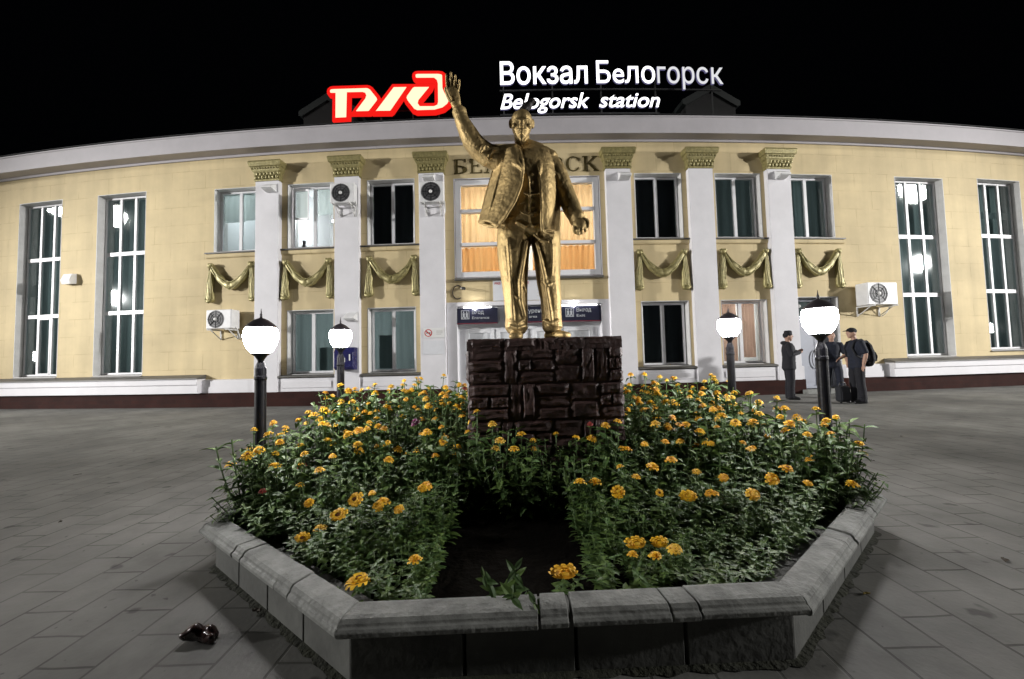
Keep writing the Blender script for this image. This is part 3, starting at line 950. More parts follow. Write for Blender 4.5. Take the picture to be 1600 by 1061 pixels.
def hood_light(s, z, label, d=.172):
    t = empty("wall_light", fp(s, z, d), label, "wall light", "small wedge shaped lights on the pilasters")
    mb = MB()
    w = .16
    P = [fp(s - w, z, d), fp(s + w, z, d), fp(s - w, z + .05, d + .26), fp(s + w, z + .05, d + .26), fp(s - w, z + .26, d), fp(s + w, z + .26, d), fp(s - w, z + .10, d + .26), fp(s + w, z + .10, d + .26)]
    mb.add(P, [(0, 1, 3, 2), (4, 6, 7, 5), (2, 3, 7, 6), (0, 2, 6, 4), (1, 5, 7, 3), (0, 4, 5, 1)])
    mb.build("hood", M["ac_white"], t, bevel=.008)
    mb = MB()
    mb.add([fp(s - w + .03, z + .002, d + .02), fp(s + w - .03, z + .002, d + .02), fp(s + w - .03, z + .038, d + .235), fp(s - w + .03, z + .038, d + .235)] +
           [fp(s - w + .03, z - .008, d + .02), fp(s + w - .03, z - .008, d + .02), fp(s + w - .03, z + .028, d + .235), fp(s - w + .03, z + .028, d + .235)],
           [(0, 1, 2, 3), (7, 6, 5, 4), (0, 4, 5, 1), (1, 5, 6, 2), (2, 6, 7, 3), (3, 7, 4, 0)])
    mb.build("lens", M["white_plastic"], t)


hood_light(AX - 7.55, 6.36, "white wedge light under the gilded capital of the leftmost pilaster")
hood_light(AX - 2.76, 6.43, "white wedge light above the air conditioner by the orange curtained window")
hood_light(AX + 2.90, 6.36, "white wedge light under the capital just right of the bronze serif lettering")
hood_light(AX + 7.66, 6.40, "white wedge light under the gilded capital of the rightmost pilaster")
hood_light(AX - 5.08, 2.42, "white wedge light low on the pilaster, above the navy wall box")

# navy wall box
t = empty("wall_box", fp(-5.12, 1.02, .17), "navy blue enamelled wall box with small white sticker on a white pilaster", "wall box")
mb = MB(); mb.fprof(-5.42, -4.86, [(.17, 1.02), (.40, 1.02), (.46, 1.10), (.46, 1.52), (.36, 1.66), (.17, 1.66)])
mb.build("body", M["box_blue"], t, bevel=.02)
mb = MB(); mb.fbox(-5.20, -5.09, 1.24, 1.36, .461, .466); mb.build("sticker", M["white_plastic"], t)
mb = MB(); mb.fbox(-4.97, -4.94, 1.28, 1.46, .461, .48); mb.build("handle", M["white_plastic"], t)

# small white box on the left wing
t = empty("speaker_box", fp(-14.5, 3.95, 0), "small white box fixed to the yellow wall between the two left tall windows", "box")
mb = MB(); mb.fprof(-14.70, -14.34, [(.002, 3.95), (.16, 3.92), (.20, 4.05), (.12, 4.26), (.002, 4.28)]); mb.build("housing", M["white_plastic"], t, bevel=.012)
mb = MB(); mb.fbox(-14.66, -14.38, 3.935, 3.95, .02, .15); mb.build("grill", M["ac_grill"], t)

# camera with a looped cable
t = empty("security_camera", fp(-1.93, 3.20, 0), "small dark wall camera with a looped cable under the middle window", "camera")
mb = MB(); mb.lathe([(.07, 0), (.07, .02), (.04, .03)], fp(-1.80, 3.30, .02), n=14); mb.build("mount", M["white_plastic"], t)
mb = MB(); mb.loft([(fp(-1.80, 3.32, .04), .04, .04), (fp(-1.74, 3.28, .16), .045, .045), (fp(-1.72, 3.26, .22), .03, .03)], n=10); mb.build("body", M["black"], t)
mb = MB(); mb.tube([fp(-1.82 - .13 + .15 * cos(a), 3.20 + .20 * sin(a), .012) for a in [q * 2 * PI / 20 for q in range(1, 18)]], .012, n=6); mb.build("cable", M["cap_metal"], t)

# no smoking plate and notice on the pilaster left of the entrance
t = empty("no_smoking_sign", fp(-2.62, 1.84, .175), "white no smoking plate with a red ring on a white pilaster", "sign")
mb = MB(); mb.fbox(-2.93, -2.33, 1.88, 2.16, .175, .185); mb.build("plate", M["white_plastic"], t)
mb = MB()
cs, cz = -2.79, 2.02
mb.fpoly([(cs + .11 * cos(2 * PI * i / 28), cz + .11 * sin(2 * PI * i / 28)) for i in range(28)], .186, .188)
mb.build("ring", M["red"], t)
mb = MB(); mb.fpoly([(cs + .085 * cos(2 * PI * i / 28), cz + .085 * sin(2 * PI * i / 28)) for i in range(28)], .1885, .190)
mb.build("disc", M["white_plastic"], t)
mb = MB(); mb.fbox(cs - .06, cs + .06, cz - .015, cz + .015, .1905, .192); mb.build("cigarette", M["black"], t)
mb = MB(); mb.fpoly([(cs - .075, cz + .05), (cs - .055, cz + .07), (cs + .075, cz - .05), (cs + .055, cz - .07)], .1925, .194); mb.build("slash", M["red"], t)
mb = MB(); mb.fbox(-2.56, -2.42, 1.96, 1.99, .186, .188); mb.fbox(-2.56, -2.38, 2.0, 2.09, .186, .1875); mb.build("print", M["reveal"], t)
mb = MB(); mb.fbox(-2.95, -2.33, 1.40, 1.80, .175, .181)
t2 = mb.build("notice_board", M["paper"], label="pale notice sheet under the no smoking plate", cat="notice")

# notices with a small red mark over the entrance
for (s0, s1, lab) in ((-.92, -.12, "white notice panel over the entrance, the left one of the pair"), (-.10, .72, "white notice panel over the entrance, the right one of the pair")):
    t = empty("notice", fp((s0 + s1) / 2, 2.92, .02), lab, "notice", "white notice panels over the entrance")
    mb = MB(); mb.fbox(s0, s1, 2.92, 3.52, .004, .03); mb.build("panel", M["paper"], t)
    mb = MB(); facade_text(mb, "РЖД", s0 + .05, s0 + .22, 3.40, 3.46, .033, bold=.01, shear=.2, ex=.002); mb.build("mark", M["red"], t)
    mb = MB()
    for q in range(3): mb.fbox(s0 + .46, s1 - .08 - .1 * q, 3.02 + .09 * q, 3.05 + .09 * q, .031, .033)
    mb.build("print", M["reveal"], t)


# lit sign boxes over the doors
def door_sign(s0, s1, ru, en, label, pict=True):
    t = empty("door_sign", fp((s0 + s1) / 2, 2.26, .05), label, "sign", "navy signs over the entrance doors")
    mb = MB(); mb.fbox(s0, s1, 2.27, 2.72, -.12, .05); mb.build("panel", M["sign_navy"], t, bevel=.006)
    mb = MB(); mb.fbox(s0 + .01, s1 - .01, 2.262, 2.285, .051, .055); mb.build("stripe", mat("dark_red_stripe", (.16, .01, .02), .5, var=0), t)
    x = s0 + .12
    if pict:
        mb = MB(); 
        for q in ((0, .24, .0, .018), (0, .24, .242, .26), (0, .018, .018, .242), (.222, .24, .018, .242)):
            mb.fbox(x + q[0], x + q[1], 2.40 + q[2], 2.40 + q[3], .051, .056)
        for u in (.075, .165):
            mb.fpoly([(x + u + .022 * cos(2 * PI * i / 10), 2.605 + .022 * sin(2 * PI * i / 10)) for i in range(10)], .051, .056)
            mb.fpoly([(x + u - .035, 2.575), (x + u + .035, 2.575), (x + u + .03, 2.49), (x + u + .045, 2.425), (x + u + .015, 2.425), (x + u, 2.48), (x + u - .02, 2.425), (x + u - .05, 2.425), (x + u - .025, 2.49)], .051, .056)
        mb.build("pictogram", M["sign_text"], t)
        x += .32
    mb = MB()
    facade_text(mb, ru, x, x + .085 * len(ru), 2.545, 2.66, .056, bold=.008, ex=.003)
    mb.build("lettering", M["sign_text"], t)
    mb = MB()
    facade_text(mb, en, x, x + .062 * len(en), 2.40, 2.475, .056, bold=.004, ex=.003)
    mb.build("small_lettering", M["sign_text"], t)


door_sign(-1.98, -.80, "Вход", "Entrance", "navy sign reading Вход and Entrance over the left entrance door")
door_sign(-.52, .78, "Зона курения", "Smoking area", "navy sign over the middle doors, behind the statue's legs", pict=False)
door_sign(1.05, 2.20, "Выход", "Exit", "navy sign reading Выход and Exit over the right entrance door")
for s, w, lab in ((-1.38, .42, "lit downlight above the sign reading Вход"), (1.50, .60, "lit downlight above the sign reading Выход")):
    t = empty("porch_light", fp(s, 2.74, .05), lab, "light", "lit downlights over the entrance")
    mb = MB(); mb.fbox(s - w, s + w, 2.745, 2.775, .01, .10); mb.build("tray", M["white_plastic"], t)
    mb = MB(); mb.fbox(s - w + .02, s + w - .02, 2.728, 2.744, .02, .09); mb.build("strip", emission("lit_strip", (1, .98, .97), 22), t)
    mb = MB(); mb.ball(fp(s + (-.08 if s < 0 else -.1), 2.74, .12), .075 if s < 0 else .05); mb.build("bulb", emission("lit_porch_bulb", (1, .98, .97), 60), t)

# ------------------------------------------------------------------ roof signs
t = empty("railway_emblem_sign", fp(-3.6, 8.55, -.1), "red haloed glowing railway emblem standing on the cornice", "sign")


def emblem(pts):
    return [(-5.83 + (x - 100) * .002843, 8.63 + (672 - y) * .0028 - (x - 150) * .00012) for x, y in pts]


E1 = [(100, 352), (106, 335), (122, 322), (150, 318), (520, 314), (545, 320), (570, 338), (640, 430), (650, 455), (640, 480), (560, 585), (545, 602), (372, 602), (490, 440), (498, 415), (490, 395), (470, 388), (318, 388), (310, 668), (160, 672), (162, 392), (112, 390), (102, 375)]
E2 = [(806, 308), (980, 308), (790, 590), (775, 602), (597, 602), (604, 580)]
E3 = [(1032, 200), (1036, 178), (1050, 166), (1075, 162), (1290, 162), (1330, 168), (1350, 185), (1352, 330), (1366, 370), (1412, 465), (1412, 490), (1395, 520), (1340, 565), (1250, 592), (1060, 598), (1020, 580), (945, 480), (932, 445), (942, 415), (1005, 325), (1030, 308), (1215, 308), (1205, 335), (1092, 475), (1086, 500), (1100, 522), (1240, 522), (1265, 510), (1270, 490), (1270, 290), (1262, 255), (1240, 236), (1050, 236), (1036, 222)]


def inset(pts, q):
    """move an outline inwards by q (outwards if negative)"""
    n = len(pts)
    A = sum(pts[i][0] * pts[(i + 1) % n][1] - pts[(i + 1) % n][0] * pts[i][1] for i in range(n))
    sg = 1 if A > 0 else -1
    out = []
    for i in range(n):
        p0, p1, p2 = Vector(pts[i - 1]), Vector(pts[i]), Vector(pts[(i + 1) % n])
        e1, e2 = (p1 - p0).normalized(), (p2 - p1).normalized()
        nrm = Vector((-(e1.y + e2.y), e1.x + e2.x)) * sg
        l = nrm.length
        nrm = nrm / l if l > 1e-6 else Vector((-e1.y, e1.x)) * sg
        c = max(.5, nrm.dot(Vector((-e1.y, e1.x)) * sg))
        out.append(tuple(p1 + nrm * q / c))
    return out


for P in (E1, E2, E3):
    P = emblem(P)
    mb = MB(); mb.fpoly(inset(P, -.06), -.16, -.05)  # outline widened into a glowing halo rim
    lt = mb.build("emblem_letter", M["logo_halo"], t)
    mb = MB(); mb.fpoly(inset(P, .050), -.045, -.03)
    mb.build("lit_face", M["logo_face"], lt)
mb = MB()
for z in (8.86, 9.40): mb.fbox(-5.6, -2.2, z, z + .04, -.24, -.20)
for s in (-5.45, -4.3, -3.3, -2.5):
    mb.fbox(s, s + .04, 8.30, 9.5, -.29, -.245)
mb.build("frame", M["roof"], t)

t = empty("station_name_sign", fp(3.2, 8.6, -.1), "white lit letters reading Вокзал Белогорск and Belogorsk station on the roof edge", "sign")


def name_line(body, s0, s1, zb, zc, bold, shear, face, sp=1.0, cap=.69):
    mb = MB(); facade_text(mb, body, s0, s1, zb, zc, -.06, bold=bold, shear=shear, ex=.06, face=0, side=1, spacing=sp, cap=cap)
    mb.build("lit_letters", (M[face], M["letters_edge"]), t, label="lit words " + body)


LW = {}
name_line("Вокзал", -.57, 2.07, 9.47, 10.14, .012, 0, "letters_white")
name_line("Бeло", 2.34, 4.13, 9.47, 10.13, .004, 0, "letters_white")
name_line("горс", 4.20, 5.79, 9.47, 10.12, .004, 0, "letters_dim")
name_line("к", 5.89, 6.26, 9.47, 10.12, .004, 0, "letters_dim")
name_line("Belogorsk", -.58, 2.10, 8.71, 9.17, .012, .28, "letters_white")
name_line("station", 2.39, 4.25, 8.72, 9.17, .012, .28, "letters_white")
mb = MB()
for z in (8.62, 9.38): mb.fbox(-.6, 6.3 if z > 9 else 4.3, z, z + .04, -.24, -.20)
for s in (-.5, 1.0, 2.5, 4.2, 6.0): mb.fbox(s, s + .04, 8.30, 9.9, -.29, -.245)
mb.build("frame", M["roof"], t)

# ------------------------------------------------------------------ planter
PC = Vector((.25, 3.5, 0))
OUT = [Vector((x, y, 0)) for x, y in ((-.66, 1.47), (1.10, 1.53), (2.43, 2.64), (2.40, 4.52), (1.08, 5.62), (-.70, 5.56), (-1.95, 4.42), (-1.88, 2.40))]


def offs(poly, q):
    return [Vector((x, y, 0)) for x, y in inset([(p.x, p.y) for p in poly], q)]


plan = empty("flower_bed_planter", (PC.x, PC.y, 0), "octagonal grey stone planter with moulded cap stones around the flowers", "planter")
A0, A1 = offs(OUT, .075), offs(OUT, .235)
mb = MB()
for i in range(8):                                   # low wall of blocks with open joints
    j = (i + 1) % 8
    n = 4 if i in (0, 1, 7) else 3
    for k in range(n):
        g0, g1 = k / n + (.004 if k else 0), (k + 1) / n - (.004 if k < n - 1 else 0)
        P = [A0[i].lerp(A0[j], g0), A0[i].lerp(A0[j], g1), A1[i].lerp(A1[j], g1), A1[i].lerp(A1[j], g0)]
        mb.add([p + Vector((0, 0, 0)) for p in P] + [p + Vector((0, 0, .20)) for p in P], [(0, 1, 2, 3), (4, 7, 6, 5), (0, 4, 5, 1), (1, 5, 6, 2), (2, 6, 7, 3), (3, 7, 4, 0)])
mb.build("wall", M["concrete_block"], plan, bevel=.004)
PROF = [(.070, .201), (.018, .206), (.006, .216), (.003, .232), (.010, .242), (.018, .246), (.021, .256), (.032, .268), (.050, .272), (.112, .276), (.126, .274), (.131, .264), (.131, .203)]
LV = [offs(OUT, q) for q, z in PROF]
SEG = {0: (0, .42, .485, .70, .765, 1), 1: (0, .40, .47, .72, .79, 1), 7: (0, .33, .40, .66, .75, 1)}
for i in range(8):
    j = (i + 1) % 8
    cuts = SEG.get(i, (0, .46, .54, 1))
    for k in range(len(cuts) - 1):
        g0, g1 = cuts[k] + (.003 if k else .0), cuts[k + 1] - (.003 if k < len(cuts) - 2 else .0)
        sh = Vector((random.uniform(-.004, .004), random.uniform(-.004, .004), random.uniform(-.003, .004)))
        mb = MB(); vs = []
        for g in (g0, g1):
            for m_, (q, z) in enumerate(PROF): vs.append(LV[m_][i].lerp(LV[m_][j], g) + Vector((0, 0, z)) + sh)
        m = len(PROF)
        mb.add(vs, [tuple(range(m)), tuple(reversed(range(m, 2 * m)))] + [(q, m + q, m + (q + 1) % m, (q + 1) % m) for q in range(m)])
        mb.build("cap_stone", M["concrete"], plan, bevel=.003)
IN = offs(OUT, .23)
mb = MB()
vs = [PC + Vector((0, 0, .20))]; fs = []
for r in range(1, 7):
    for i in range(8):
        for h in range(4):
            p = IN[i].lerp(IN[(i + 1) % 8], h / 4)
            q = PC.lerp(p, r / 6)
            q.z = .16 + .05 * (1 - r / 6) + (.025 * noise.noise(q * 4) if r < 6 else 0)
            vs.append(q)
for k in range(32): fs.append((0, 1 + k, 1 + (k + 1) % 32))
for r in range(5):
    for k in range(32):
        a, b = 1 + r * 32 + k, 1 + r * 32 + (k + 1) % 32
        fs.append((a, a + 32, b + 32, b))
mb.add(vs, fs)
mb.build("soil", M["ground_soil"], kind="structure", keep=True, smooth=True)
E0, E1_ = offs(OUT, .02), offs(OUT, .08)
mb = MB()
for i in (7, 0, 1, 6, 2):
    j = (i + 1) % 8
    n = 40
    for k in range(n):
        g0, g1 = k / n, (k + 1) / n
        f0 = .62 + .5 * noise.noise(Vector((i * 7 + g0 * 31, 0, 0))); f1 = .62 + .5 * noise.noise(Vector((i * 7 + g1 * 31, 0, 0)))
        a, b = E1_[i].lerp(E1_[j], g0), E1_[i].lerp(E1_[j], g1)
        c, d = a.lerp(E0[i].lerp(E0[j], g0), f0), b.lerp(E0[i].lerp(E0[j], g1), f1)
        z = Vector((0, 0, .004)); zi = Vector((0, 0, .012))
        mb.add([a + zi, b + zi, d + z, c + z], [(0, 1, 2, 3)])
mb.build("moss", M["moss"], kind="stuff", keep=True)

# ------------------------------------------------------------------ pedestal
PX0, PX1, PY0, PY1, PZ0, PZ1 = -.385, .885, 3.02, 4.10, .14, 1.365
pm = MB()
pm.box(PX0 + .05, PX1 - .05, PY0 + .05, PY1 - .05, PZ0, PZ1 - .03)


def stone(o, u, v, nn, w, h, dep):
    """one rough pillow faced stone; o is its lower corner, u and v its edges, nn outwards"""
    k = 7
    vs = []
    seed = Vector((random.random() * 50, random.random() * 50, 0))
    for j in range(k + 1):
        for i in range(k + 1):
            a, b = i / k, j / k
            e = (1 - abs(2 * a - 1) ** 9) * (1 - abs(2 * b - 1) ** 9)
            dz = .46 * dep * (.45 * e + .55 * min(1, e * 1.6)) + .010 * noise.noise(seed + Vector((a * 3, b * 3, 0))) * (1 if e > 0 else 0)
            ja = .006 * noise.noise(seed + Vector((a * 5, b * 5, 9)))
            vs.append(o + u * (w * a + ja) + v * (h * b + ja) + nn * dz)
    fs = []
    for j in range(k):
        for i in range(k):
            q = j * (k + 1) + i
            fs.append((q, q + 1, q + k + 2, q + k + 1))
    base = len(vs)
    ring = [i for i in range(k + 1)] + [(j + 1) * (k + 1) - 1 for j in range(1, k + 1)] + [k * (k + 1) + i for i in reversed(range(k))] + [j * (k + 1) for j in reversed(range(1, k))]
    for r in ring: vs.append(vs[r] - nn * .07)
    L_ = len(ring)
    for i in range(L_): fs.append((ring[i], base + i, base + (i + 1) % L_, ring[(i + 1) % L_]))
    pm.add(vs, fs)


def stone_face(o, u, nn, width):
    v = Vector((0, 0, 1))
    z = PZ1 - .075 - PZ0
    row = 0
    g = .007
    while z > .03:
        h = min(.275, z)
        x = 0.0
        flip = row % 2
        pat = ["H3", "V1", "H3b", "H2", "V2", "H3b"] if not flip else ["H3b", "V2", "H3", "H2", "H3b", "V1"]
        pi_ = 0
        while x < width - .03:
            kind = pat[pi_ % len(pat)]; pi_ += 1
            w = {"H3": .25, "H3b": .30, "H2": .22, "V1": .10, "V2": .19}[kind] * random.uniform(.9, 1.12)
            if width - x - w < .06: w = width - x
            if kind[0] == "H":
                n = int(kind[1]); hh = h / n
                for q in range(n):
                    if kind == "H3b" and q == 1:
                        c = random.uniform(.3, .6)
                        stone(o + u * (x + g / 2) + v * (z - h + q * hh + g / 2), u, v, nn, w * c - g, hh - g, random.uniform(.02, .045))
                        stone(o + u * (x + w * c + g / 2) + v * (z - h + q * hh + g / 2), u, v, nn, w * (1 - c) - g, hh - g, random.uniform(.02, .045))
                    else:
                        stone(o + u * (x + g / 2) + v * (z - h + q * hh + g / 2), u, v, nn, w - g, hh - g, random.uniform(.018, .048))
            else:
                n = int(kind[1])
                for q in range(n):
                    stone(o + u * (x + q * w / n + g / 2) + v * (z - h + g / 2), u, v, nn, w / n - g, h - g, random.uniform(.02, .045))
            x += w
        z -= h + .004
        row += 1
    x = 0
    while x < width - .02:                             # lumpy coping along the top
        w = random.uniform(.16, .30)
        if width - x - w < .08: w = width - x
        stone(o + u * (x + .002) + v * (PZ1 - PZ0 - .072), u, v, nn, w - .004, .070, random.uniform(.015, .045))
        x += w


W_, D_ = PX1 - PX0 - .08, PY1 - PY0 - .08
stone_face(Vector((PX0 + .04, PY0 + .045, PZ0)), Vector((1, 0, 0)), Vector((0, -1, 0)), W_)
stone_face(Vector((PX0 + .045, PY1 - .04, PZ0)), Vector((0, -1, 0)), Vector((-1, 0, 0)), D_)
stone_face(Vector((PX1 - .045, PY0 + .04, PZ0)), Vector((0, 1, 0)), Vector((1, 0, 0)), D_)
stone_face(Vector((PX1 - .04, PY1 - .045, PZ0)), Vector((-1, 0, 0)), Vector((0, 1, 0)), W_)
for i in range(6):                                    # top flags with an uneven surface
    for j in range(5):
        w, d = (PX1 - PX0 - .07) / 6, (PY1 - PY0 - .07) / 5
        stone(Vector((PX0 + .035 + i * w, PY0 + .035 + j * d, PZ1 - .022)), Vector((1, 0, 0)), Vector((0, 1, 0)), Vector((0, 0, 1)), w - .004, d - .004, random.uniform(.012, .028))
pm.build("pedestal", M["stone"], label="dark brown rough stone pedestal under the golden statue", cat="pedestal", smooth=False, keep=False)

# ------------------------------------------------------------------ statue
SY = 3.52


def sp(px, py, d=0.0):
    """a point of the outline at the statue's own distance; d units towards the front"""
    u, v = px - 800, 530.5 - py
    a = u * cos(ROLL) + v * sin(ROLL); b = -u * sin(ROLL) + v * cos(ROLL)
    yy = F_PX * cos(PITCH) - b * sin(PITCH)
    zz = F_PX * sin(PITCH) + b * cos(PITCH)
    k = (SY - d * SY / F_PX) / yy
    return Vector((a * k, SY - d * SY / F_PX, EYE + zz * k))


K = SY / F_PX


def L_(mb, pts, n=18):
    mb.loft([(sp(x, y, d), rx * K, ry * K) for x, y, d, rx, ry in pts], n=n)


def T_(mb, pts, r, n=7):
    mb.tube([sp(*p) for p in pts], r * K, n=n)


st = MB()
# legs and trousers
L_(st, [(805, 350, 0, 27, 25), (803, 372, 2, 27, 25), (802, 400, 3, 25, 23), (804, 440, 5, 20.5, 19), (806, 470, 3, 18.5, 18), (807, 498, 2, 17.5, 18), (807, 513, 3, 18, 20)])
L_(st, [(850, 352, 0, 25, 25), (853, 376, 2, 23.5, 24), (855, 405, 3, 21, 22), (857, 440, 5, 18.5, 19), (861, 470, 3, 16.5, 17), (862, 498, 2, 15.5, 17), (863, 512, 3, 16, 19)])
# shoes standing flat on the pedestal
for (x_, y_), (tx, ty) in (((807, 515), (-.015, -.19)), ((864, 514), (.10, -.155))):
    o_ = sp(x_, y_, 0); z_ = PZ1 + .005
    st.loft([(Vector((o_.x - tx * .35, o_.y - ty * .35, z_ + .035)), .052, .045), (Vector((o_.x, o_.y, z_ + .04)), .060, .052), (Vector((o_.x + tx * .5, o_.y + ty * .5, z_ + .034)), .060, .044), (Vector((o_.x + tx, o_.y + ty, z_ + .026)), .050, .030)], n=16, hint=(0, 0, 1))
# trunk with waistcoat
L_(st, [(829, 362, 0, 44, 26), (828, 340, 2, 44, 28), (828, 312, 5, 39, 28), (828, 285, 6, 39, 29), (828, 262, 4, 40, 28), (827, 246, 1, 38, 22), (824, 236, -2, 26, 16), (818, 228, -2, 15, 13)])
# neck, head
L_(st, [(818, 232, -2, 13, 13), (816, 220, 0, 12, 12.5), (815, 210, 2, 12, 13)])
st.ball(sp(815, 191, 2), 17.5 * K, 20.5 * K, 17.5 * K, n=22, m=14)
L_(st, [(815, 196, 5, 16.5, 17), (815, 204, 8, 14.5, 14), (815, 211, 12, 10.5, 9), (815, 216, 15, 6, 5)])     # jaw
L_(st, [(815, 213, 20, 5, 4), (815, 217, 22, 4, 4), (815, 220, 22, 2.5, 3)], n=10)                             # short beard
L_(st, [(815, 187, 21, 2.2, 2.5), (815, 192, 23, 2.8, 3), (815, 197, 25, 4.0, 3.6), (815, 199, 22, 3, 2)], n=10)      # nose
T_(st, [(803, 190, 17), (808, 186.5, 21), (814, 187.5, 22.5)], 2.4); T_(st, [(816, 187.5, 22.5), (822, 186.5, 21), (827, 190, 17)], 2.4)   # brows
T_(st, [(807, 203.5, 19), (812, 202, 22.5), (815, 202.6, 23), (818, 202, 22.5), (823, 203.5, 19)], 1.9)       # moustache
T_(st, [(809, 206.8, 19), (815, 207.6, 21), (821, 206.8, 19)], 1.5)
st.ball(sp(808, 191, 19), 2.6 * K, 2 * K, 1.7 * K, n=8, m=6); st.ball(sp(822, 191, 19), 2.6 * K, 2 * K, 1.7 * K, n=8, m=6)
st.ball(sp(804.5, 197, 15), 5 * K, 5 * K, 4 * K, n=10, m=7); st.ball(sp(825.5, 197, 15), 5 * K, 5 * K, 4 * K, n=10, m=7)
for sx in (797.5, 832.5):
    L_(st, [(sx, 188, 0, 2.2, 3.5), (sx + (.6 if sx > 815 else -.6), 193, 0, 2.6, 4.2), (sx, 199, 1, 2, 3)], n=10)
# collar, shirt, tie
L_(st, [(804, 229, 6, 6, 4), (810, 233, 13, 5, 4), (816, 238, 17, 4, 3)], n=10); L_(st, [(832, 229, 6, 6, 4), (826, 233, 13, 5, 4), (820, 238, 17, 4, 3)], n=10)
L_(st, [(819, 232, 15, 4, 3), (820, 244, 22, 4.5, 3), (822, 258, 28, 6, 3), (823, 270, 31, 4, 2)], n=10)
# waistcoat front edge, buttons, pockets
T_(st, [(822, 262, 32), (826, 285, 35), (828, 310, 34), (829, 338, 31), (830, 352, 27)], 2.0)
for i in range(6): st.ball(sp(831 + i * .4, 272 + i * 13, 34.5 - i * .6), 2.4 * K, 2 * K, 2.4 * K, n=8, m=6)
T_(st, [(812, 318, 32), (820, 316, 34)], 1.5); T_(st, [(806, 346, 27), (822, 354, 27), (830, 350, 27)], 2.4); T_(st, [(844, 348, 25), (834, 354, 27), (830, 350, 27)], 2.4)
# coat: shoulders, hanging flaps, back
L_(st, [(806, 236, 0, 10, 16), (792, 242, 0, 15, 18), (778, 246, 0, 18, 18)])
L_(st, [(832, 236, -2, 10, 15), (848, 243, -2, 14, 17), (862, 250, -2, 14, 16)])
A = [sp(784, 240, 4), sp(774, 258, -4), sp(766, 282, -8), sp(757, 314, -9), sp(749, 340, -8), sp(747.5, 347, -6)]
Bq = [sp(811, 232, 18), sp(817, 256, 32), sp(816, 282, 37), sp(806, 312, 38), sp(790, 338, 34), sp(777, 354, 28)]
st.sheet(A, Bq, 11 * K, 6 * K)
T_(st, [(811, 232, 20), (816, 252, 33), (817, 268, 37), (815, 288, 39), (805, 314, 40), (790, 339, 36), (778, 354, 30)], 2.4)
T_(st, [(748, 347, -5), (757, 351, 12), (768, 354, 24), (778, 355, 29)], 2.6)
A = [sp(835, 232, 15), sp(841, 258, 29), sp(844, 285, 33), sp(846, 315, 34), sp(846, 345, 33), sp(847, 361, 32)]
Bq = [sp(866, 250, 4), sp(871, 275, 4), sp(873, 300, 3), sp(875, 330, 2), sp(875, 352, 1), sp(875.5, 367, 1)]
st.sheet(A, Bq, 9 * K, 6 * K)
T_(st, [(835, 232, 17), (841, 258, 31), (844, 285, 35), (846, 315, 36), (846, 345, 35), (847, 362, 34)], 2.2)
T_(st, [(847, 362, 33), (860, 366, 24), (875, 367, 2)], 2.4)
A = [sp(782, 240, -6), sp(770, 262, -12), sp(762, 290, -16), sp(754, 320, -17), sp(748, 347, -14)]
Bq = [sp(866, 250, -6), sp(872, 275, -9), sp(875, 300, -11), sp(876, 335, -12), sp(876, 367, -10)]
st.sheet(A, Bq, 24 * K, 6 * K, hint=(0, 1, 0))
# lapels
A = [sp(806, 229, 12), sp(809, 240, 22), sp(812, 252, 31), sp(817, 266, 38)]
Bq = [sp(797, 232, 14), sp(796, 246, 24), sp(801, 257, 32), sp(815, 267, 38)]
st.sheet(A, Bq, 3 * K, 4.5 * K, m=5)
A = [sp(835, 230, 11), sp(836, 242, 20), sp(838, 256, 28), sp(842, 272, 34)]
Bq = [sp(844, 233, 11), sp(850, 248, 21), sp(850, 258, 28), sp(844, 273, 35)]
st.sheet(A, Bq, 3 * K, 4.5 * K, m=5)
# raised arm
L_(st, [(792, 247, 0, 19, 19), (778, 248, 0, 20, 19), (762, 243, 2, 18.5, 18), (748, 233, 5, 17.5, 17), (737, 219, 7, 16, 16), (729, 203, 7, 14, 14), (722, 189, 7, 11.5, 12), (718, 177, 7, 10.5, 11)])
L_(st, [(719, 180, 7, 11.5, 12), (717.5, 174, 7, 11.8, 12.2)], n=18)
L_(st, [(718, 178, 7, 7.5, 7), (714, 168, 8, 7, 6), (712, 160, 8, 8.5, 5), (709, 150, 8, 10, 4.6), (707, 141, 8, 9.6, 4.0), (706.5, 137, 8, 8, 3)])
for pts in ([(699.5, 141, 8, 2.7, 2.7), (698.5, 131, 8.5, 2.5, 2.5), (697.6, 122, 9.5, 2.2, 2.2), (697.2, 116, 11, 1.8, 1.8)],
            [(705, 139, 8, 2.8, 2.8), (705.2, 129, 9, 2.5, 2.5), (705, 119, 10.5, 2.3, 2.3), (704.6, 113, 12.5, 1.8, 1.8)],
            [(710.4, 140, 8, 2.7, 2.7), (711.2, 131, 9.5, 2.5, 2.5), (711.6, 122, 12, 2.2, 2.2), (711.2, 117, 14.5, 1.8, 1.8)],
            [(715.2, 143, 8, 2.4, 2.4), (717, 135, 9.5, 2.2, 2.2), (717.8, 128, 12, 1.9, 1.9), (717.4, 124, 14, 1.6, 1.6)],
            [(704, 157, 11, 3.6, 3.4), (699.5, 149, 15, 3.1, 3.1), (696.8, 142, 18, 2.7, 2.7), (695.6, 137, 20, 2.1, 2.1)]):
    L_(st, pts, n=9)
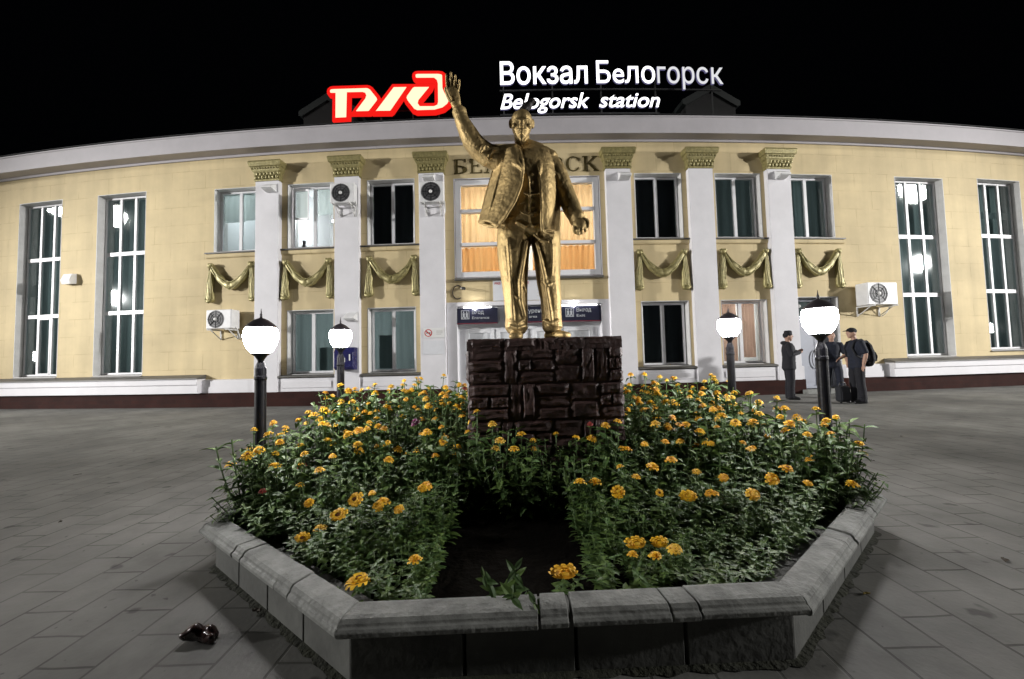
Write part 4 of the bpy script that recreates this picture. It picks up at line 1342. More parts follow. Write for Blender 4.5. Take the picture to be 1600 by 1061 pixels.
# lowered arm, coming forward
L_(st, [(858, 256, -2, 17, 17), (868, 266, -2, 16, 17), (876, 284, 0, 15, 16), (884, 303, 4, 14.5, 15.5), (891, 320, 10, 14, 15), (897, 333, 18, 12.5, 13.5), (901, 341, 24, 11.5, 12)])
L_(st, [(900, 339, 22, 12.5, 13), (902.5, 343.5, 26, 12.5, 13)])
L_(st, [(901, 341, 24, 7.5, 7), (904, 346, 29, 9.5, 7), (906.5, 351, 34, 10.5, 7), (907, 355, 36, 9, 6)])
for pts in ([(899.5, 352, 34, 3.0, 3.0), (896.8, 358, 38, 2.8, 2.8), (897.6, 363, 36, 2.4, 2.4), (899.5, 365, 32, 2.0, 2.0)],
            [(904, 355, 36, 3.1, 3.1), (902.6, 361, 39, 2.8, 2.8), (903.4, 365.5, 36, 2.4, 2.4), (905, 366.5, 32, 2.0, 2.0)],
            [(908.6, 355, 36, 3.0, 3.0), (908.8, 361, 38.5, 2.7, 2.7), (909.2, 364.5, 35, 2.3, 2.3), (910, 365, 31, 1.9, 1.9)],
            [(912.8, 352.5, 34, 2.8, 2.8), (914.6, 358, 36, 2.5, 2.5), (914.8, 361.5, 33, 2.1, 2.1), (914.6, 362, 29.5, 1.8, 1.8)],
            [(911, 343, 31, 3.4, 3.4), (917, 344.5, 35, 3.1, 3.1), (919.6, 349.5, 37, 2.7, 2.7), (919, 354.5, 37, 2.1, 2.1)]):
    L_(st, pts, n=9)
# folds of the cloth
T_(st, [(793, 372, 26), (796, 400, 25), (798, 430, 23), (800, 470, 20), (802, 505, 20)], 2.6)
T_(st, [(823, 376, 22), (818, 410, 23), (813, 440, 24), (814, 470, 20), (820, 495, 16)], 3.2)
T_(st, [(812, 436, 24), (818, 445, 20), (822, 458, 13)], 2.6)
T_(st, [(800, 458, 20), (809, 466, 21), (817, 468, 16)], 2.2)
T_(st, [(797, 500, 18), (808, 506, 22), (819, 500, 16)], 2.8)
T_(st, [(797, 509, 18), (808, 513, 23), (821, 509, 16)], 3.0)
T_(st, [(838, 378, 22), (845, 404, 24), (851, 432, 24), (857, 470, 20), (862, 502, 20)], 2.6)
T_(st, [(862, 372, 24), (863, 400, 23), (862, 430, 23)], 2.4)
T_(st, [(846, 438, 21), (856, 446, 24), (868, 440, 19)], 2.6)
T_(st, [(849, 500, 17), (861, 506, 22), (873, 500, 17)], 2.6)
T_(st, [(834, 366, 24), (844, 374, 25), (856, 378, 25)], 2.4)
for a, b, c in (((741, 228, 20), (748, 216, 20), (752, 224, 20)), ((750, 240, 22), (757, 227, 21), (762, 230, 19)), ((762, 250, 20), (769, 236, 20), (776, 236, 18)), ((728, 212, 18), (734, 204, 20), (740, 206, 16)), ((722, 196, 17), (728, 190, 18), (732, 192, 14))):
    T_(st, [a, b, c], 2.3)
T_(st, [(727, 222, 14), (722, 206, 14), (714, 188, 12)], 2.0)
for a, b, c in (((872, 292, 14), (879, 286, 16), (887, 288, 12)), ((878, 312, 18), (886, 306, 20), (895, 308, 14)), ((884, 326, 24), (892, 320, 25), (901, 322, 18)), ((866, 268, 13), (872, 276, 15), (876, 290, 14))):
    T_(st, [a, b, c], 2.3)
T_(st, [(784, 262, 16), (776, 290, 18), (768, 320, 20), (762, 344, 20)], 2.8)
T_(st, [(797, 262, 27), (794, 290, 31), (784, 320, 32), (774, 345, 28)], 2.8)
T_(st, [(853, 272, 28), (857, 300, 29), (856, 335, 28)], 2.4)
T_(st, [(866, 285, 16), (866, 320, 16), (868, 355, 14)], 2.2)
T_(st, [(818, 300, 34), (826, 305, 36), (842, 302, 33)], 1.7); T_(st, [(812, 330, 32), (824, 336, 33), (840, 330, 31)], 1.7)
st.build("statue", M["statue"], label="golden statue of a standing man in an open coat with one arm raised", cat="statue", voxel=.0062, lump=.0035)

# dark bird on the statue's head
bd = empty("bird", sp(823, 172, 0), "small dark bird sitting on the statue's head", "bird")
mb = MB()
mb.loft([(sp(812, 170.5, -4), 2.5 * K, 1.5 * K), (sp(817, 170, -2), 5 * K, 5 * K), (sp(822.5, 167.5, 0), 7.5 * K, 7 * K), (sp(826.5, 164, 1), 6.5 * K, 6 * K), (sp(829, 160.5, 2), 4.6 * K, 4.6 * K), (sp(832, 157.5, 3), 4.6 * K, 4.5 * K), (sp(834.5, 157.5, 3.5), 3.2 * K, 3.2 * K)], n=14)
mb.loft([(sp(835.5, 158, 4), 1.4 * K, 1.2 * K), (sp(839.5, 159.5, 5), .5 * K, .5 * K)], n=8)
mb.ball(sp(819, 169, 5), 6 * K, 2.2 * K, 3.6 * K)
mb.build("body", mat("dark_feathers", (.035, .03, .03), .6, var=.4, vscale=25), bd, voxel=.0035)
mb = MB(); mb.tube([sp(822, 173.5, 1), sp(821.5, 176, 2)], .8 * K); mb.tube([sp(825, 173, 1), sp(825.5, 176, 2)], .8 * K)
mb.build("leg", M["cap_metal"], bd)

# ------------------------------------------------------------------ globe lamps
def globe_lamp(x, y, zg, label):
    t = empty("globe_lamp", (x, y, .15), label, "lamp", "black globe lamps at the corners of the flower bed")
    c = (x, y, zg)
    mb = MB(); h = zg - .15
    mb.lathe([(.075, -h), (.075, -h + .10), (.050, -h + .13), (.038, -h + .15), (.037, -.30), (.041, -.29), (.041, -.275), (.037, -.265), (.037, -.215), (.028, -.185), (.019, -.165), (.021, -.155), (.038, -.128), (.060, -.112), (.062, -.104), (.052, -.100)], c, n=20)
    mb.build("post", M["black_metal"], t, smooth=False, bevel=.002)
    mb = MB()
    mb.lathe([(.045, -.110), (.060, -.106), (.082, -.080), (.099, -.044), (.109, -.002), (.110, .028), (.106, .056), (.096, .074), (.085, .080)], c, n=28)
    mb.build("globe", M["globe"], t, smooth=True)
    mb = MB()
    mb.lathe([(.100, .074), (.102, .078), (.096, .088), (.084, .100), (.066, .116), (.044, .132), (.022, .142), (.009, .148), (.007, .162), (.010, .168), (.006, .176), (.003, .20), (.001, .215)], c, n=28)
    mb.build("lamp_cap", M["cap_metal"], t, smooth=True)
    return t


globe_lamp(-1.80, 2.84, 1.395, "lit black post globe lamp at the front left of the flower bed, nearest the litter")
globe_lamp(2.24, 2.88, 1.44, "lit black post globe lamp at the right of the flower bed, before the men")
globe_lamp(-1.80, 4.16, 1.475, "lit globe lamp standing in front of the navy wall box")
globe_lamp(2.26, 4.12, 1.49, "lit globe lamp standing in front of the window with pinkish curtains")

# ------------------------------------------------------------------ litter
lt = MB()
c = Vector((-1.40, 1.80, .0))
lt.loft([(c + Vector((-.085, 0, .05)), .012, .03), (c + Vector((-.07, 0, .04)), .035, .035), (c + Vector((-.03, .01, .045)), .045, .042), (c + Vector((.01, 0, .038)), .036, .035), (c + Vector((.04, -.01, .03)), .028, .026), (c + Vector((.085, -.02, .026)), .03, .024), (c + Vector((.10, -.02, .02)), .012, .015)], n=16)
lt.loft([(c + Vector((-.02, .03, .03)), .03, .03), (c + Vector((.03, .04, .035)), .035, .03), (c + Vector((.07, .03, .02)), .02, .018)], n=12)
lt.v = [c + (q_ - c) * .78 for q_ in lt.v]
lt.build("crumpled_wrapper", M["litter"], label="crumpled dark red shiny wrapper lying on the paving", cat="litter", voxel=.005, lump=.012)

# dry leaves and bits blown about the paving
lr = random.Random(3)
for x, y, col in ((1.72, 2.02, "y"), (-3.1, 2.3, "d"), (-1.28, 2.0, "d"), (-2.2, 3.4, "d"), (-3.6, 3.2, "d"), (-4.4, 2.9, "d"), (2.75, 2.3, "d"), (3.4, 2.6, "d"), (-2.6, 1.9, "d"), (3.9, 4.4, "d"), (-5.0, 4.6, "d"), (1.95, 1.55, "d"), (4.6, 3.1, "y"), (-3.4, 5.6, "d"), (5.4, 5.6, "d")):
    mb = MB(); r_ = lr.uniform(.02, .035); a_ = lr.uniform(0, 6.28)
    vs = []
    for i in range(5):
        w_ = (.1, .75, 1, .6, .05)[i] * r_ * .6
        for q in (-1, 0, 1):
            px_, py_ = (i - 2) * r_ * .5, q * w_
            vs.append((x + px_ * cos(a_) - py_ * sin(a_), y + px_ * sin(a_) + py_ * cos(a_), .004 + abs(q) * .008 * lr.random() + .004 * (i % 2)))
    fs = []
    for i in range(4):
        for q in range(2): fs.append((i * 3 + q, i * 3 + q + 1, i * 3 + q + 4, i * 3 + q + 3))
    mb.add(vs, fs)
    mb.build("dry_leaf", M["leaf_yellow"] if col == "y" else M["leaf_dry"], label="small yellowed leaf lying on the grey paving" if col == "y" else "small dark dry leaf lying on the grey paving", cat="leaf", group="yellowed leaves on the paving" if col == "y" else "dark dry leaves on the paving")

# ------------------------------------------------------------------ people
def person(x, y, ang, label, top="cloth_black", low="cloth_grey", hat="cap", sleeves="long", armL=None, armR=None, head=(0, 0), H=1.0, jacket_hem=.84, bulk=1.0, hood=False, stance=.10):
    t = empty("person", (x, y, 0), label, "person")
    XF = Matrix.Translation((x, y, 0)) @ Matrix.Rotation(ang, 4, "Z") @ Matrix.Scale(H, 4)
    V = Vector
    def out(mb, name, m, vox, lump=.0, parent=t):
        mb.v = [XF @ p for p in mb.v]
        return mb.build(name, M[m], parent, voxel=vox, lump=lump)
    armL = armL or [(.27, .02, 1.15), (.29, -.05, .90)]
    armR = armR or [(-.27, .02, 1.15), (-.29, -.05, .90)]
    b = MB()
    hx, hy = head
    hc = V((hx, -.02 + hy, 1.635))
    b.ball(hc, .076, .096, .112, n=18, m=12)
    b.loft([(hc + V((0, -.02, -.03)), .066, .07), (hc + V((0, -.045, -.085)), .044, .048), (hc + V((0, -.062, -.112)), .022, .022)], n=14)
    b.loft([(V((0, .0, 1.40)), .062, .06), (V((hx * .6, -.005 + hy * .5, 1.52)), .052, .055), (hc + V((0, .01, -.05)), .056, .06)], n=14)
    b.loft([(hc + V((0, -.092, .02)), .010, .010), (hc + V((0, -.108, -.012)), .013, .014), (hc + V((0, -.100, -.028)), .015, .010)], n=10)       # nose
    b.tube([hc + V((-.045, -.082, .032)), hc + V((0, -.098, .034)), hc + V((.045, -.082, .032))], .009)
    b.tube([hc + V((-.022, -.090, -.058)), hc + V((0, -.098, -.058)), hc + V((.022, -.090, -.058))], .006)
    for sx in (-1, 1):
        b.ball(hc + V((sx * .030, -.086, .015)), .010, .007, .008, n=8, m=6)
        b.ball(hc + V((sx * .077, .005, -.005)), .010, .02, .03, n=8, m=6)
    b.loft([(V((0, 0, .90)), .15, .10), (V((0, -.005, 1.05)), .135, .095), (V((0, -.01, 1.22)), .155, .11), (V((0, -.005, 1.36)), .165, .10), (V((0, 0, 1.44)), .10, .07)], n=18)
    for sx, arm in ((1, armL), (-1, armR)):
        sh, el, wr = V((sx * .175, 0, 1.395)), V(arm[0]), V(arm[1])
        b.loft([(V((sx * .10, 0, 1.40)), .06, .06), (sh, .058, .058), (sh.lerp(el, .5), .048, .048), (el, .040, .040), (el.lerp(wr, .35), .041, .041), (wr, .027, .03)], n=14)
        d = (wr - el).normalized()
        sd = d.cross(V((0, -1, .1))).normalized()
        if sd.length < .1: sd = V((1, 0, 0))
        nn = sd.cross(d)
        b.loft([(wr, .027, .02), (wr + d * .045, .038, .017), (wr + d * .09, .040, .014)], n=12, hint=tuple(nn))
        for q, (o, ln) in enumerate(((-.030, .068), (-.010, .078), (.010, .073), (.029, .056))):
            p0 = wr + d * .085 + sd * o
            b.loft([(p0, .0085, .0085), (p0 + d * ln * .5 - nn * .006, .008, .008), (p0 + d * ln * .85 - nn * .022, .0065, .0065)], n=8)
        p0 = wr + d * .03 - sd * .034
        b.loft([(p0, .012, .011), (p0 + d * .03 - sd * .018 - nn * .01, .010, .010), (p0 + d * .06 - sd * .02 - nn * .02, .008, .008)], n=8)
    for sx in (-1, 1):
        b.loft([(V((sx * .085, 0, .92)), .088, .095), (V((sx * stance * .9, -.01, .70)), .075, .08), (V((sx * stance, -.015, .49)), .055, .058), (V((sx * stance * 1.05, .01, .33)), .052, .058), (V((sx * stance * 1.1, .02, .09)), .034, .038), (V((sx * stance * 1.1, .01, .05)), .04, .05)], n=14)
    out(b, "body", "skin", .0075)
    k = bulk
    c = MB()                                          # jacket or shirt
    c.loft([(V((0, 0, jacket_hem)), .185 * k, .135 * k), (V((0, -.005, .98)), .170 * k, .128 * k), (V((0, -.01, 1.10)), .165 * k, .125 * k), (V((0, -.012, 1.26)), .185 * k, .135 * k), (V((0, -.005, 1.37)), .185 * k, .118 * k), (V((0, .0, 1.43)), .125 * k, .085 * k), (V((0, .0, 1.465)), .075, .07)], n=20)
    for sx, arm in ((1, armL), (-1, armR)):
        sh, el, wr = V((sx * .178, 0, 1.395)), V(arm[0]), V(arm[1])
        rr = [(V((sx * .10, 0, 1.39)), .075 * k, .075 * k), (sh, .074 * k, .076 * k), (sh.lerp(el, .5), .064 * k, .066 * k)]
        if sleeves == "long":
            rr += [(el, .057 * k, .060 * k), (el.lerp(wr, .5), .052 * k, .055 * k), (el.lerp(wr, .93), .044 * k, .046 * k)]
        else:
            rr += [(sh.lerp(el, .85), .062 * k, .064 * k)]
        c.loft(rr, n=14)
        if sleeves == "long":
            for q in (.25, .6, .85):
                p = sh.lerp(el, q); c.tube([p + V((-.05, -.045, .01)), p + V((0, -.066 * k, -.008)), p + V((.05, -.045, .006))], .011)
    c.loft([(V((-.085, .02, 1.45)), .028, .02), (V((-.05, -.075, 1.44)), .024, .018), (V((0, -.10, 1.415)), .016, .014)], n=10)
    c.loft([(V((.085, .02, 1.45)), .028, .02), (V((.05, -.075, 1.44)), .024, .018), (V((0, -.10, 1.415)), .016, .014)], n=10)
    c.tube([V((0, -.125 * k, jacket_hem)), V((0, -.135 * k, 1.1)), V((0, -.14 * k, 1.28)), V((0, -.10, 1.42))], .008)
    for q in range(5):
        z = jacket_hem + .06 + .09 * q
        c.tube([V((-.15 * k, -.06, z + .02 * (q % 2))), V((-.05, -.128 * k, z)), V((.06, -.130 * k, z + .02)), V((.15 * k, -.06, z))], .009)
    if hood: c.loft([(V((-.10, .04, 1.46)), .04, .04), (V((-.05, .10, 1.47)), .05, .05), (V((.05, .10, 1.47)), .05, .05), (V((.10, .04, 1.46)), .04, .04)], n=12)
    out(c, "jacket" if sleeves == "long" else "shirt", top, .009, .006)
    c = MB()                                          # trousers
    c.loft([(V((0, 0, 1.0)), .155, .115), (V((0, 0, .92)), .175, .125), (V((0, 0, .84)), .17, .12)], n=18)
    for sx in (-1, 1):
        c.loft([(V((sx * .085, 0, .90)), .098, .112), (V((sx * stance * .9, -.01, .70)), .092, .10), (V((sx * stance, -.015, .49)), .078, .085), (V((sx * stance * 1.05, .005, .30)), .075, .084), (V((sx * stance * 1.1, .01, .12)), .072, .084), (V((sx * stance * 1.1, .0, .07)), .072, .088)], n=14)
        for q, z in enumerate((.11, .15, .45, .52)):
            c.tube([V((sx * stance * 1.1 - .06, -.05, z)), V((sx * stance * 1.1, -.086, z - .012)), V((sx * stance * 1.1 + .06, -.05, z + .01))], .010)
    out(c, "trousers", low, .009, .006)
    for sx in (-1, 1):
        c = MB()
        X = sx * stance * 1.12
        c.loft([(V((X, .065, .045)), .042, .040), (V((X, 0, .05)), .048, .046), (V((X * 1.05, -.10, .04)), .050, .036), (V((X * 1.08, -.17, .032)), .040, .026)], n=14)
        out(c, "shoe", "leather", .008)
    c = MB()
    if hat == "cap":
        c.ball(hc + V((0, .004, .045)), .086, .106, .082, n=18, m=10)
        c.loft([(hc + V((0, -.075, .058)), .066, .010), (hc + V((0, -.125, .052)), .062, .008), (hc + V((0, -.165, .040)), .046, .006)], n=14, hint=(0, 0, 1))
        out(c, "cap", "cloth_black", .007)
    elif hat == "beanie":
        c.lathe([(.082, .02), (.094, .03), (.096, .07), (.090, .10), (.088, .125), (.075, .148), (.03, .155)], hc, n=18)
        c.ball(hc + V((0, .02, .03)), .084, .098, .10, n=16, m=10)
        out(c, "fur_hat", "cloth_black", .007, .004)
    else:
        c.ball(hc + V((0, .018, .028)), .082, .098, .098, n=18, m=10)
        out(c, "hair", "cloth_black", .007, .004)
    return t, XF


person(7.18, 10.35, rad(68), "person in black padded jacket and fur hat standing left of the grey door", "cloth_black", "cloth_black", "beanie", "long",
       armL=[(.29, .0, 1.15), (.07, -.23, 1.24)], armR=[(-.29, .0, 1.15), (-.04, -.25, 1.22)], bulk=1.13, hood=True, jacket_hem=.80)
person(8.40, 10.45, rad(-28), "person in a dark short sleeved shirt partly hidden behind the right front lamp post", "cloth_navy", "cloth_navy", "hair", "short",
       armL=[(.27, -.03, 1.14), (.27, -.17, .92)], armR=[(-.26, .02, 1.14), (-.24, -.12, .93)], head=(.0, -.03), stance=.13)
p3, X3 = person(8.02, 9.28, rad(-100), "person in a peaked cap and dark clothes with a black backpack, facing left", "cloth_navy", "cloth_black", "cap", "short",
                armL=[(.25, .05, 1.13), (.23, .0, .89)], armR=[(-.25, -.03, 1.14), (-.14, -.26, 1.04)], head=(0, -.045), stance=.12, bulk=1.08)
bp = empty("backpack", X3 @ Vector((0, .2, .85)), "black backpack hanging from the shoulders of the man in the peaked cap", "backpack")
mb = MB()
mb.loft([(Vector((0, .22, .90)), .15, .09), (Vector((0, .25, 1.0)), .17, .115), (Vector((0, .24, 1.18)), .165, .11), (Vector((0, .21, 1.34)), .14, .09), (Vector((0, .19, 1.42)), .09, .06)], n=18)
mb.v = [X3 @ p for p in mb.v]; mb.build("bag_body", M["cloth_black"], bp, voxel=.012, lump=.008)
mb = MB(); mb.loft([(Vector((0, .345, .98)), .11, .04), (Vector((0, .355, 1.08)), .12, .045), (Vector((0, .34, 1.17)), .10, .03)], n=14)
mb.v = [X3 @ p for p in mb.v]; mb.build("pocket", M["cloth_grey"], bp, smooth=True)
for sx in (-1, 1):
    mb = MB(); mb.tube([X3 @ Vector(p) for p in ((sx * .10, .16, 1.40), (sx * .125, .05, 1.475), (sx * .13, -.10, 1.42), (sx * .14, -.16, 1.28), (sx * .17, -.10, 1.10), (sx * .16, .12, .98))], .022)
    mb.build("strap", M["cloth_grey"], bp, smooth=True)
tb = empty("travel_bag", (7.72, 9.35, 0), "dark travel bag standing on the paving at the feet of the man with the backpack", "bag")
mb = MB(); mb.box(7.59, 7.85, 9.27, 9.45, .03, .40); mb.build("bag_body", M["cloth_grey"], tb, bevel=.05)
mb = MB(); mb.tube([(7.65, 9.36, .40), (7.66, 9.36, .47), (7.72, 9.36, .49), (7.78, 9.36, .47), (7.79, 9.36, .40)], .014); mb.build("handle", M["leather"], tb)
mb = MB(); mb.box(7.62, 7.82, 9.245, 9.268, .08, .26); mb.build("pocket", M["cloth_black"], tb, bevel=.01)
for q in (7.62, 7.82):
    mb = MB(); mb.ball((q, 9.30, .03), .03, .015, .03); mb.build("wheel", M["leather"], tb)

# ------------------------------------------------------------------ flowers
rnd = random.Random(5)


def leaf(mb, p, d, ln, w, droop, mi):
    """one lance shaped leaf from p along d"""
    d = d.normalized()
    s = d.cross(Vector((0, 0, 1)))
    if s.length < .05: s = Vector((1, 0, 0))
    s.normalize()
    upv = s.cross(d)
    tw = rnd.uniform(-.5, .5)
    s = (s * cos(tw) + upv * sin(tw))
    pts, n = [], 4
    q = Vector(p)
    for i in range(n + 1):
        t = i / n
        ww = w * (.18 + .95 * sin(PI * min(1, t * .92 + .08)) ** .8) * (1 - t ** 4)
        c = Vector(p) + d * ln * t + Vector((0, 0, -droop * ln * t * t))
        fold = upv * (.22 * ww)
        pts += [c - s * ww / 2 + fold, c, c + s * ww / 2 + fold]
    fs = []
    for i in range(n):
        a = i * 3
        fs += [(a, a + 1, a + 4, a + 3), (a + 1, a + 2, a + 5, a + 4)]
    mb.add(pts, fs, mi=mi)


def foliage(nst, hgt, spread, pairs):
    """returns mesh builder and tip positions"""
    mb = MB(); tips = []
    for k in range(nst):
        a = 2 * PI * k / nst + rnd.uniform(-.5, .5)
        rr = spread * rnd.uniform(.35, 1) if k else 0
        h = hgt * (rnd.uniform(.72, .98) if k else 1)
        b0 = Vector((.03 * cos(a), .03 * sin(a), 0)) if k else Vector((0, 0, 0))
        tip = Vector((rr * cos(a), rr * sin(a), h))
        mid = b0.lerp(tip, .5) + Vector((cos(a), sin(a), 0)) * rr * .22
        P = []
        for i in range(7):
            t = i / 6
            P.append(b0 * (1 - t) ** 2 + mid * 2 * t * (1 - t) + tip * t * t)
        mb.tube(P, .0035, n=4)
        tips.append((tip, (tip - mid).normalized()))
        for j in range(pairs):
            t = (j + .6) / pairs
            i = min(5, int(t * 6)); c = P[i].lerp(P[i + 1], t * 6 - i)
            az = j * 1.75 + rnd.uniform(-.4, .4) + a
            ln = (.105 - .035 * t) * rnd.uniform(.75, 1.25)
            for q in (0, PI):
                dd = Vector((cos(az + q), sin(az + q), rnd.uniform(.1, .75)))
                leaf(mb, c, dd, ln, ln * rnd.uniform(.30, .42), rnd.uniform(.15, .65), 1 if rnd.random() < .6 else 2)
    return mb, tips


def flower_mesh(name, petal, R, cup, eye, layers, tilt=0):
    mb = MB()
    mb.lathe([(.004, -.018), (.012, -.008), (.014, .0), (.006, .004)], (0, 0, 0), n=8, mi=2)
    for l in range(layers):
        n = 11 - l
        r1 = R * (1 - .22 * l)
        z0 = .003 + .007 * l
        for k in range(n):
            a = 2 * PI * (k + .5 * (l % 2)) / n + rnd.uniform(-.08, .08)
            w = 4.9 * r1 / n
            el = cup + .28 * l + rnd.uniform(-.12, .12)
            d = Vector((cos(a) * cos(el), sin(a) * cos(el), sin(el)))
            s = Vector((-sin(a), cos(a), 0))
            c0 = Vector((cos(a), sin(a), 0)) * .006 + Vector((0, 0, z0))
            rr = r1 * rnd.uniform(.9, 1.06)
            m_ = c0 + d * rr * .6 + Vector((0, 0, .003))
            e_ = c0 + d * rr - Vector((0, 0, .16 * rr))
            mb.add([c0 - s * w * .2, c0 + s * w * .2, m_ + s * w * .55, m_ - s * w * .55, e_ + s * w * .26, e_ - s * w * .26, m_ + d * rr * .28 + s * w * .52, m_ + d * rr * .28 - s * w * .52],
                   [(0, 1, 2, 3), (3, 2, 6, 7), (7, 6, 4, 5)], mi=0)
    e = .30 * R
    mb.ball((0, 0, .006 + .006 * layers), e, e, e * (.55 if eye else .3), n=10, m=6)
    k0 = len(mb.mi)
    nb = 10 * 5 - 10 + 20
    for i in range(k0 - (10 * 2 + 10 * 4), k0): mb.mi[i] = 1 if eye else 0
    return mb.mesh(name, mats=(M[petal], M["flower_eye"], M["stem"]))


FM = {}
for nm, petal in (("yellow", "yellow_petal"), ("orange", "orange_petal"), ("pale", "pale_petal"), ("red", "red_petal"), ("purple", "purple_petal")):
    FM[nm] = [flower_mesh("flower_head", petal, .044, .10, True, 3), flower_mesh("flower_head", petal, .046, .18, False, 5), flower_mesh("flower_head", petal, .042, -.15, False, 4)]
BASEH = .5
VAR = []
for i in range(9):
    mb, tips = foliage(7, BASEH, .17, 8)
    VAR.append((mb.mesh("zinnia_foliage", mats=(M["stem"], M["leaf"], M["leaf_b"])), tips))
LOWV = []
for i in range(3):
    mb, tips = foliage(4, BASEH, .20, 6)
    LOWV.append((mb.mesh("zinnia_foliage", mats=(M["stem"], M["leaf"], M["leaf_b"])), tips))
TXT = {"yellow": ("green zinnia plant with bright yellow blooms in the crowded flower bed", "yellow zinnias in the flower bed"),
       "orange": ("green zinnia plant with orange blooms in the crowded flower bed", "orange zinnias in the flower bed"),
       "pale": ("green zinnia plant with pale yellow blooms in the crowded flower bed", "pale yellow zinnias in the flower bed"),
       "red": ("green zinnia plant with dark red blooms in the crowded flower bed", "dark red zinnias in the flower bed"),
       "purple": ("green zinnia plant with the only purple bloom of the flower bed", None),
       "none": ("leafy green zinnia plant without any open bloom in the flower bed", "zinnias without blooms in the flower bed")}


def head_on(root, loc, nrm, colour, size, shape=None):
    o = bpy.data.objects.new("flower_head", FM[colour][rnd.randrange(3) if shape is None else shape])
    COL.objects.link(o)
    o.parent = root
    o.location = loc
    q = Vector((0, 0, 1)).rotation_difference(nrm)
    o.rotation_euler = (q.to_matrix() @ Matrix.Rotation(rnd.uniform(0, 6.28), 3, "Z")).to_euler()
    o.scale = (size,) * 3
    return o


def soil_z(x, y): return .17


def plant(x, y, ztop, colour, nfl, tipz=None, lean=(0, 0), low=False, face=None, wide=1.0):
    me, tips = (LOWV if low else VAR)[rnd.randrange(3 if low else 9)]
    o = bpy.data.objects.new("zinnia_plant", me)
    COL.objects.link(o)
    zb = .165
    h = max(.10, ztop - zb)
    kz = h / BASEH
    kx = max(.55, min(1.25, kz ** .5)) * rnd.uniform(.9, 1.15) * wide
    R = Matrix.Rotation(rnd.uniform(0, 6.28), 4, "Z")
    R = Matrix.Rotation(lean[0], 4, "Y") @ Matrix.Rotation(lean[1], 4, "X") @ R
    Msc = R @ Matrix.Diagonal((kx, kx, kz, 1))
    o.matrix_world = Matrix.Translation((x, y, zb)) @ Msc
    lab, grp = TXT[colour]
    tag(o, lab, "plant", grp)
    order = [0] + rnd.sample(range(1, len(tips)), min(len(tips) - 1, max(0, nfl - 1))) if nfl else []
    inv = Matrix.Diagonal((1 / kx, 1 / kx, 1 / kz, 1))
    for n_, i in enumerate(order[:nfl]):
        tip, nm = tips[i]
        f = bpy.data.objects.new("flower_head", FM[colour][rnd.randrange(3)])
        COL.objects.link(f); f.parent = o
        nv = (Vector((0, 0, 1)) * 1.2 + Vector((rnd.uniform(-.5, .5), rnd.uniform(-.5, .5), 0)) + Vector((nm.x, nm.y, 0)) * .6)
        if face is not None and n_ == 0: nv = Vector(face)
        nv = (R.to_3x3().inverted() @ nv).normalized()
        q = Vector((0, 0, 1)).rotation_difference(nv).to_matrix().to_4x4()
        s = rnd.uniform(.46, .86)
        f.matrix_local = Matrix.Translation(tip) @ inv @ q @ Matrix.Rotation(rnd.uniform(0, 6.28), 4, "Z") @ Matrix.Scale(s, 4)
    return o


def inside(x, y, q):
    P = offs(OUT, q)
    return all((P[(i + 1) % 8] - P[i]).cross(Vector((x, y, 0)) - P[i]).z > 0 for i in range(8))


def top_at(x, y):
    T = [(1.6, .26), (2.0, .33), (2.2, .41), (2.5, .52), (2.8, .62), (3.0, .71), (3.3, .82), (4.0, .86), (5.3, .92)]
    for (a, za), (b, zb) in zip(T, T[1:]):
        if a <= y <= b: return za + (zb - za) * (y - a) / (b - a)
    return .26 if y < 1.6 else .92


FRONT = [(.20, 1.80, .21, "orange"), (.58, 2.0, .29, "yellow"), (.70, 2.0, .29, "yellow"), (1.32, 2.25, .42, "yellow"), (1.49, 2.35, .47, "yellow"), (.8, 2.25, .44, "yellow"), (.57, 2.25, .45, "yellow"), (.96, 2.25, .42, "yellow"), (.85, 2.5, .51, "yellow"),
         (-.62, 2.15, .42, "yellow"), (-.75, 2.2, .42, "yellow"), (-.53, 2.3, .48, "yellow"), (-.87, 2.2, .46, "yellow"), (-.92, 2.1, .42, "yellow"), (-1.08, 2.05, .33, "yellow"), (-1.15, 2.25, .43, "yellow"), (-1.19, 2.45, .55, "yellow"), (-.8, 2.55, .58, "yellow"), (-.61, 2.8, .70, "yellow"), (-1.36, 2.6, .62, "yellow"), (-1.2, 2.9, .68, "yellow"), (-1.66, 2.85, .69, "yellow"),
         (.64, 2.45, .53, "yellow"), (1.24, 2.4, .47, "orange"), (1.86, 2.55, .52, "orange"), (1.75, 2.42, .42, "yellow"), (1.68, 2.5, .48, "orange"), (.89, 2.75, .60, "yellow"), (1.03, 2.75, .61, "orange"), (1.37, 2.8, .58, "yellow"), (1.59, 2.8, .58, "orange"), (1.01, 2.6, .52, "orange"),
         (.05, 2.85, .66, "yellow"), (.13, 2.8, .63, "pale"), (.43, 2.8, .64, "yellow"), (.66, 2.9, .70, "yellow"), (.75, 2.9, .73, "yellow"), (-.10, 2.75, .64, "pale"), (-.27, 2.93, .82, "yellow"), (-.16, 2.93, .73, "pale"), (-.33, 2.85, .69, "yellow"), (.55, 2.9, .72, "red"),
         (-1.52, 2.55, .55, "yellow"), (-1.62, 2.72, .60, "yellow"), (-1.45, 2.75, .50, "red"), (-1.55, 2.62, .42, "red"), (-1.74, 3.05, .72, "yellow")]
PL = []
for x, y, z, c in FRONT:
    near = y < 2.45
    plant(x, y, z, c, 1 if near else rnd.choice((1, 1, 2)), low=y < 1.9, face=(rnd.uniform(-.25, .25), -1.0, .62) if near else None)
    PL.append((x, y))
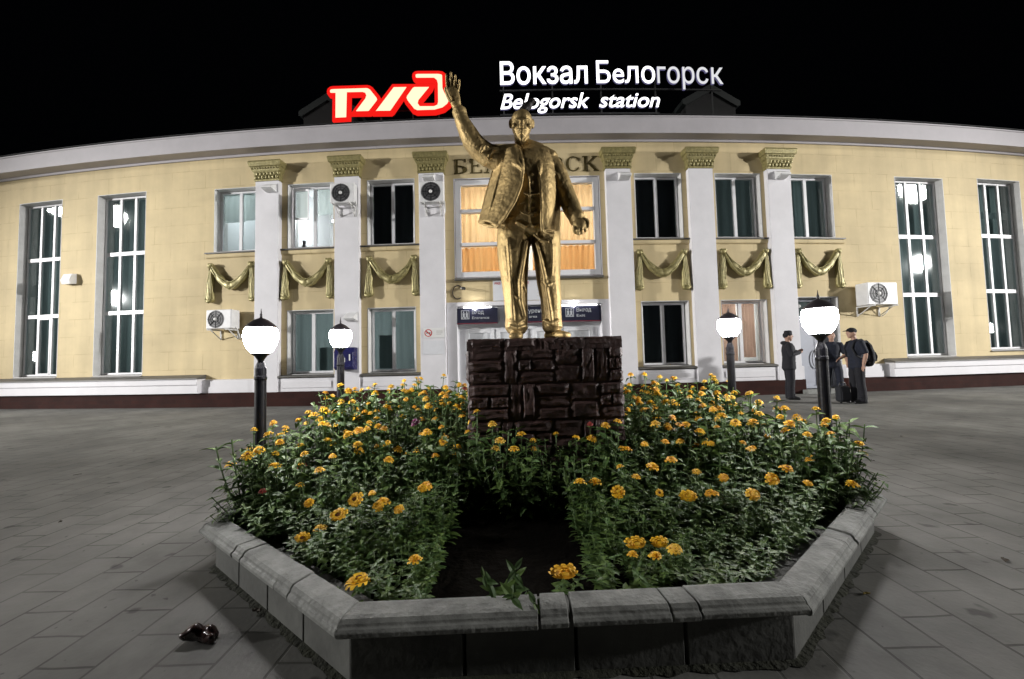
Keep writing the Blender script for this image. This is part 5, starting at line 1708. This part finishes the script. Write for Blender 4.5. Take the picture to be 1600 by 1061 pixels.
# plants sprawling over the edge of the bed
for x, y, z, lx, ly, c in ((-1.76, 2.82, .58, -.60, .0, "yellow"), (-1.78, 3.0, .62, -.42, .0, "yellow"), (-1.7, 2.62, .50, -.45, .2, "none"), (-1.66, 2.5, .42, -.4, .2, "none"), (2.2, 2.72, .54, .42, .0, "pale"), (2.22, 2.95, .58, .32, .0, "orange"), (2.12, 2.58, .46, .38, .1, "none"), (2.0, 2.5, .40, .2, .2, "yellow"),
                           (-.70, 1.80, .24, .1, .5, "yellow"), (-.03, 1.73, .46, .05, .92, "none"), (-1.8, 3.4, .66, -.3, 0, "yellow"), (2.25, 3.4, .64, .3, 0, "yellow")):
    plant(x, y, z, c, 0 if c == "none" else 1, lean=(lx, ly), low=y < 1.9); PL.append((x, y))
for x, y, z, c in ((-1.74, 2.68, .77, "yellow"), (-1.62, 2.64, .74, "yellow"), (-1.48, 2.60, .68, "none"), (-1.66, 2.76, .80, "orange"), (2.17, 2.70, .76, "yellow"), (2.04, 2.64, .72, "orange"), (1.92, 2.72, .76, "yellow"), (2.24, 2.76, .72, "none"), (2.10, 2.78, .80, "yellow")):
    plant(x, y, z, c, 0 if c == "none" else 2); PL.append((x, y))
count = len(PL); tries = 0
purple_done = False
while count < 296 and tries < 60000:
    tries += 1
    x, y = rnd.uniform(-1.9, 2.4), (rnd.uniform(1.68, 5.45) if rnd.random() < .6 else rnd.uniform(1.68, 2.6))
    if not inside(x, y, .255): continue
    if PX0 - .10 < x < PX1 + .10 and PY0 - .12 < y < PY1 + .12: continue
    if PX0 + .05 < x < PX1 - .05 and PY1 < y: 
        if rnd.random() < .8: continue
    if abs(x + .02) < .40 and y < 2.66: continue
    md = .105 if y < 2.5 else (.145 if y < 3.2 else .19)
    if any((x - a) ** 2 + (y - b) ** 2 < md * md for a, b in PL): continue
    z = top_at(x, y) * rnd.uniform(.90, 1.05)
    if y > 2.85 and abs(x - .25) > 1.15: z += .085
    if y < 2.5: z *= .92
    pr = .10 if y < 2.4 else (.50 if y < 2.9 else .95)
    c = "none"
    if rnd.random() < pr:
        c = rnd.choices(("yellow", "orange", "pale", "red"), (.56, .22, .16, .06))[0]
    if not purple_done and -.95 < x < -.6 and 3.1 < y < 3.6: c = "purple"; purple_done = True
    nf = 0 if c == "none" else (1 if c in ("purple", "red") or y < 2.9 else rnd.choice((2, 3, 3, 4)))
    plant(x, y, z, c, nf, lean=(rnd.uniform(-.12, .12), rnd.uniform(-.12, .12)), low=False)
    PL.append((x, y)); count += 1
print("plants", count, "tries", tries)
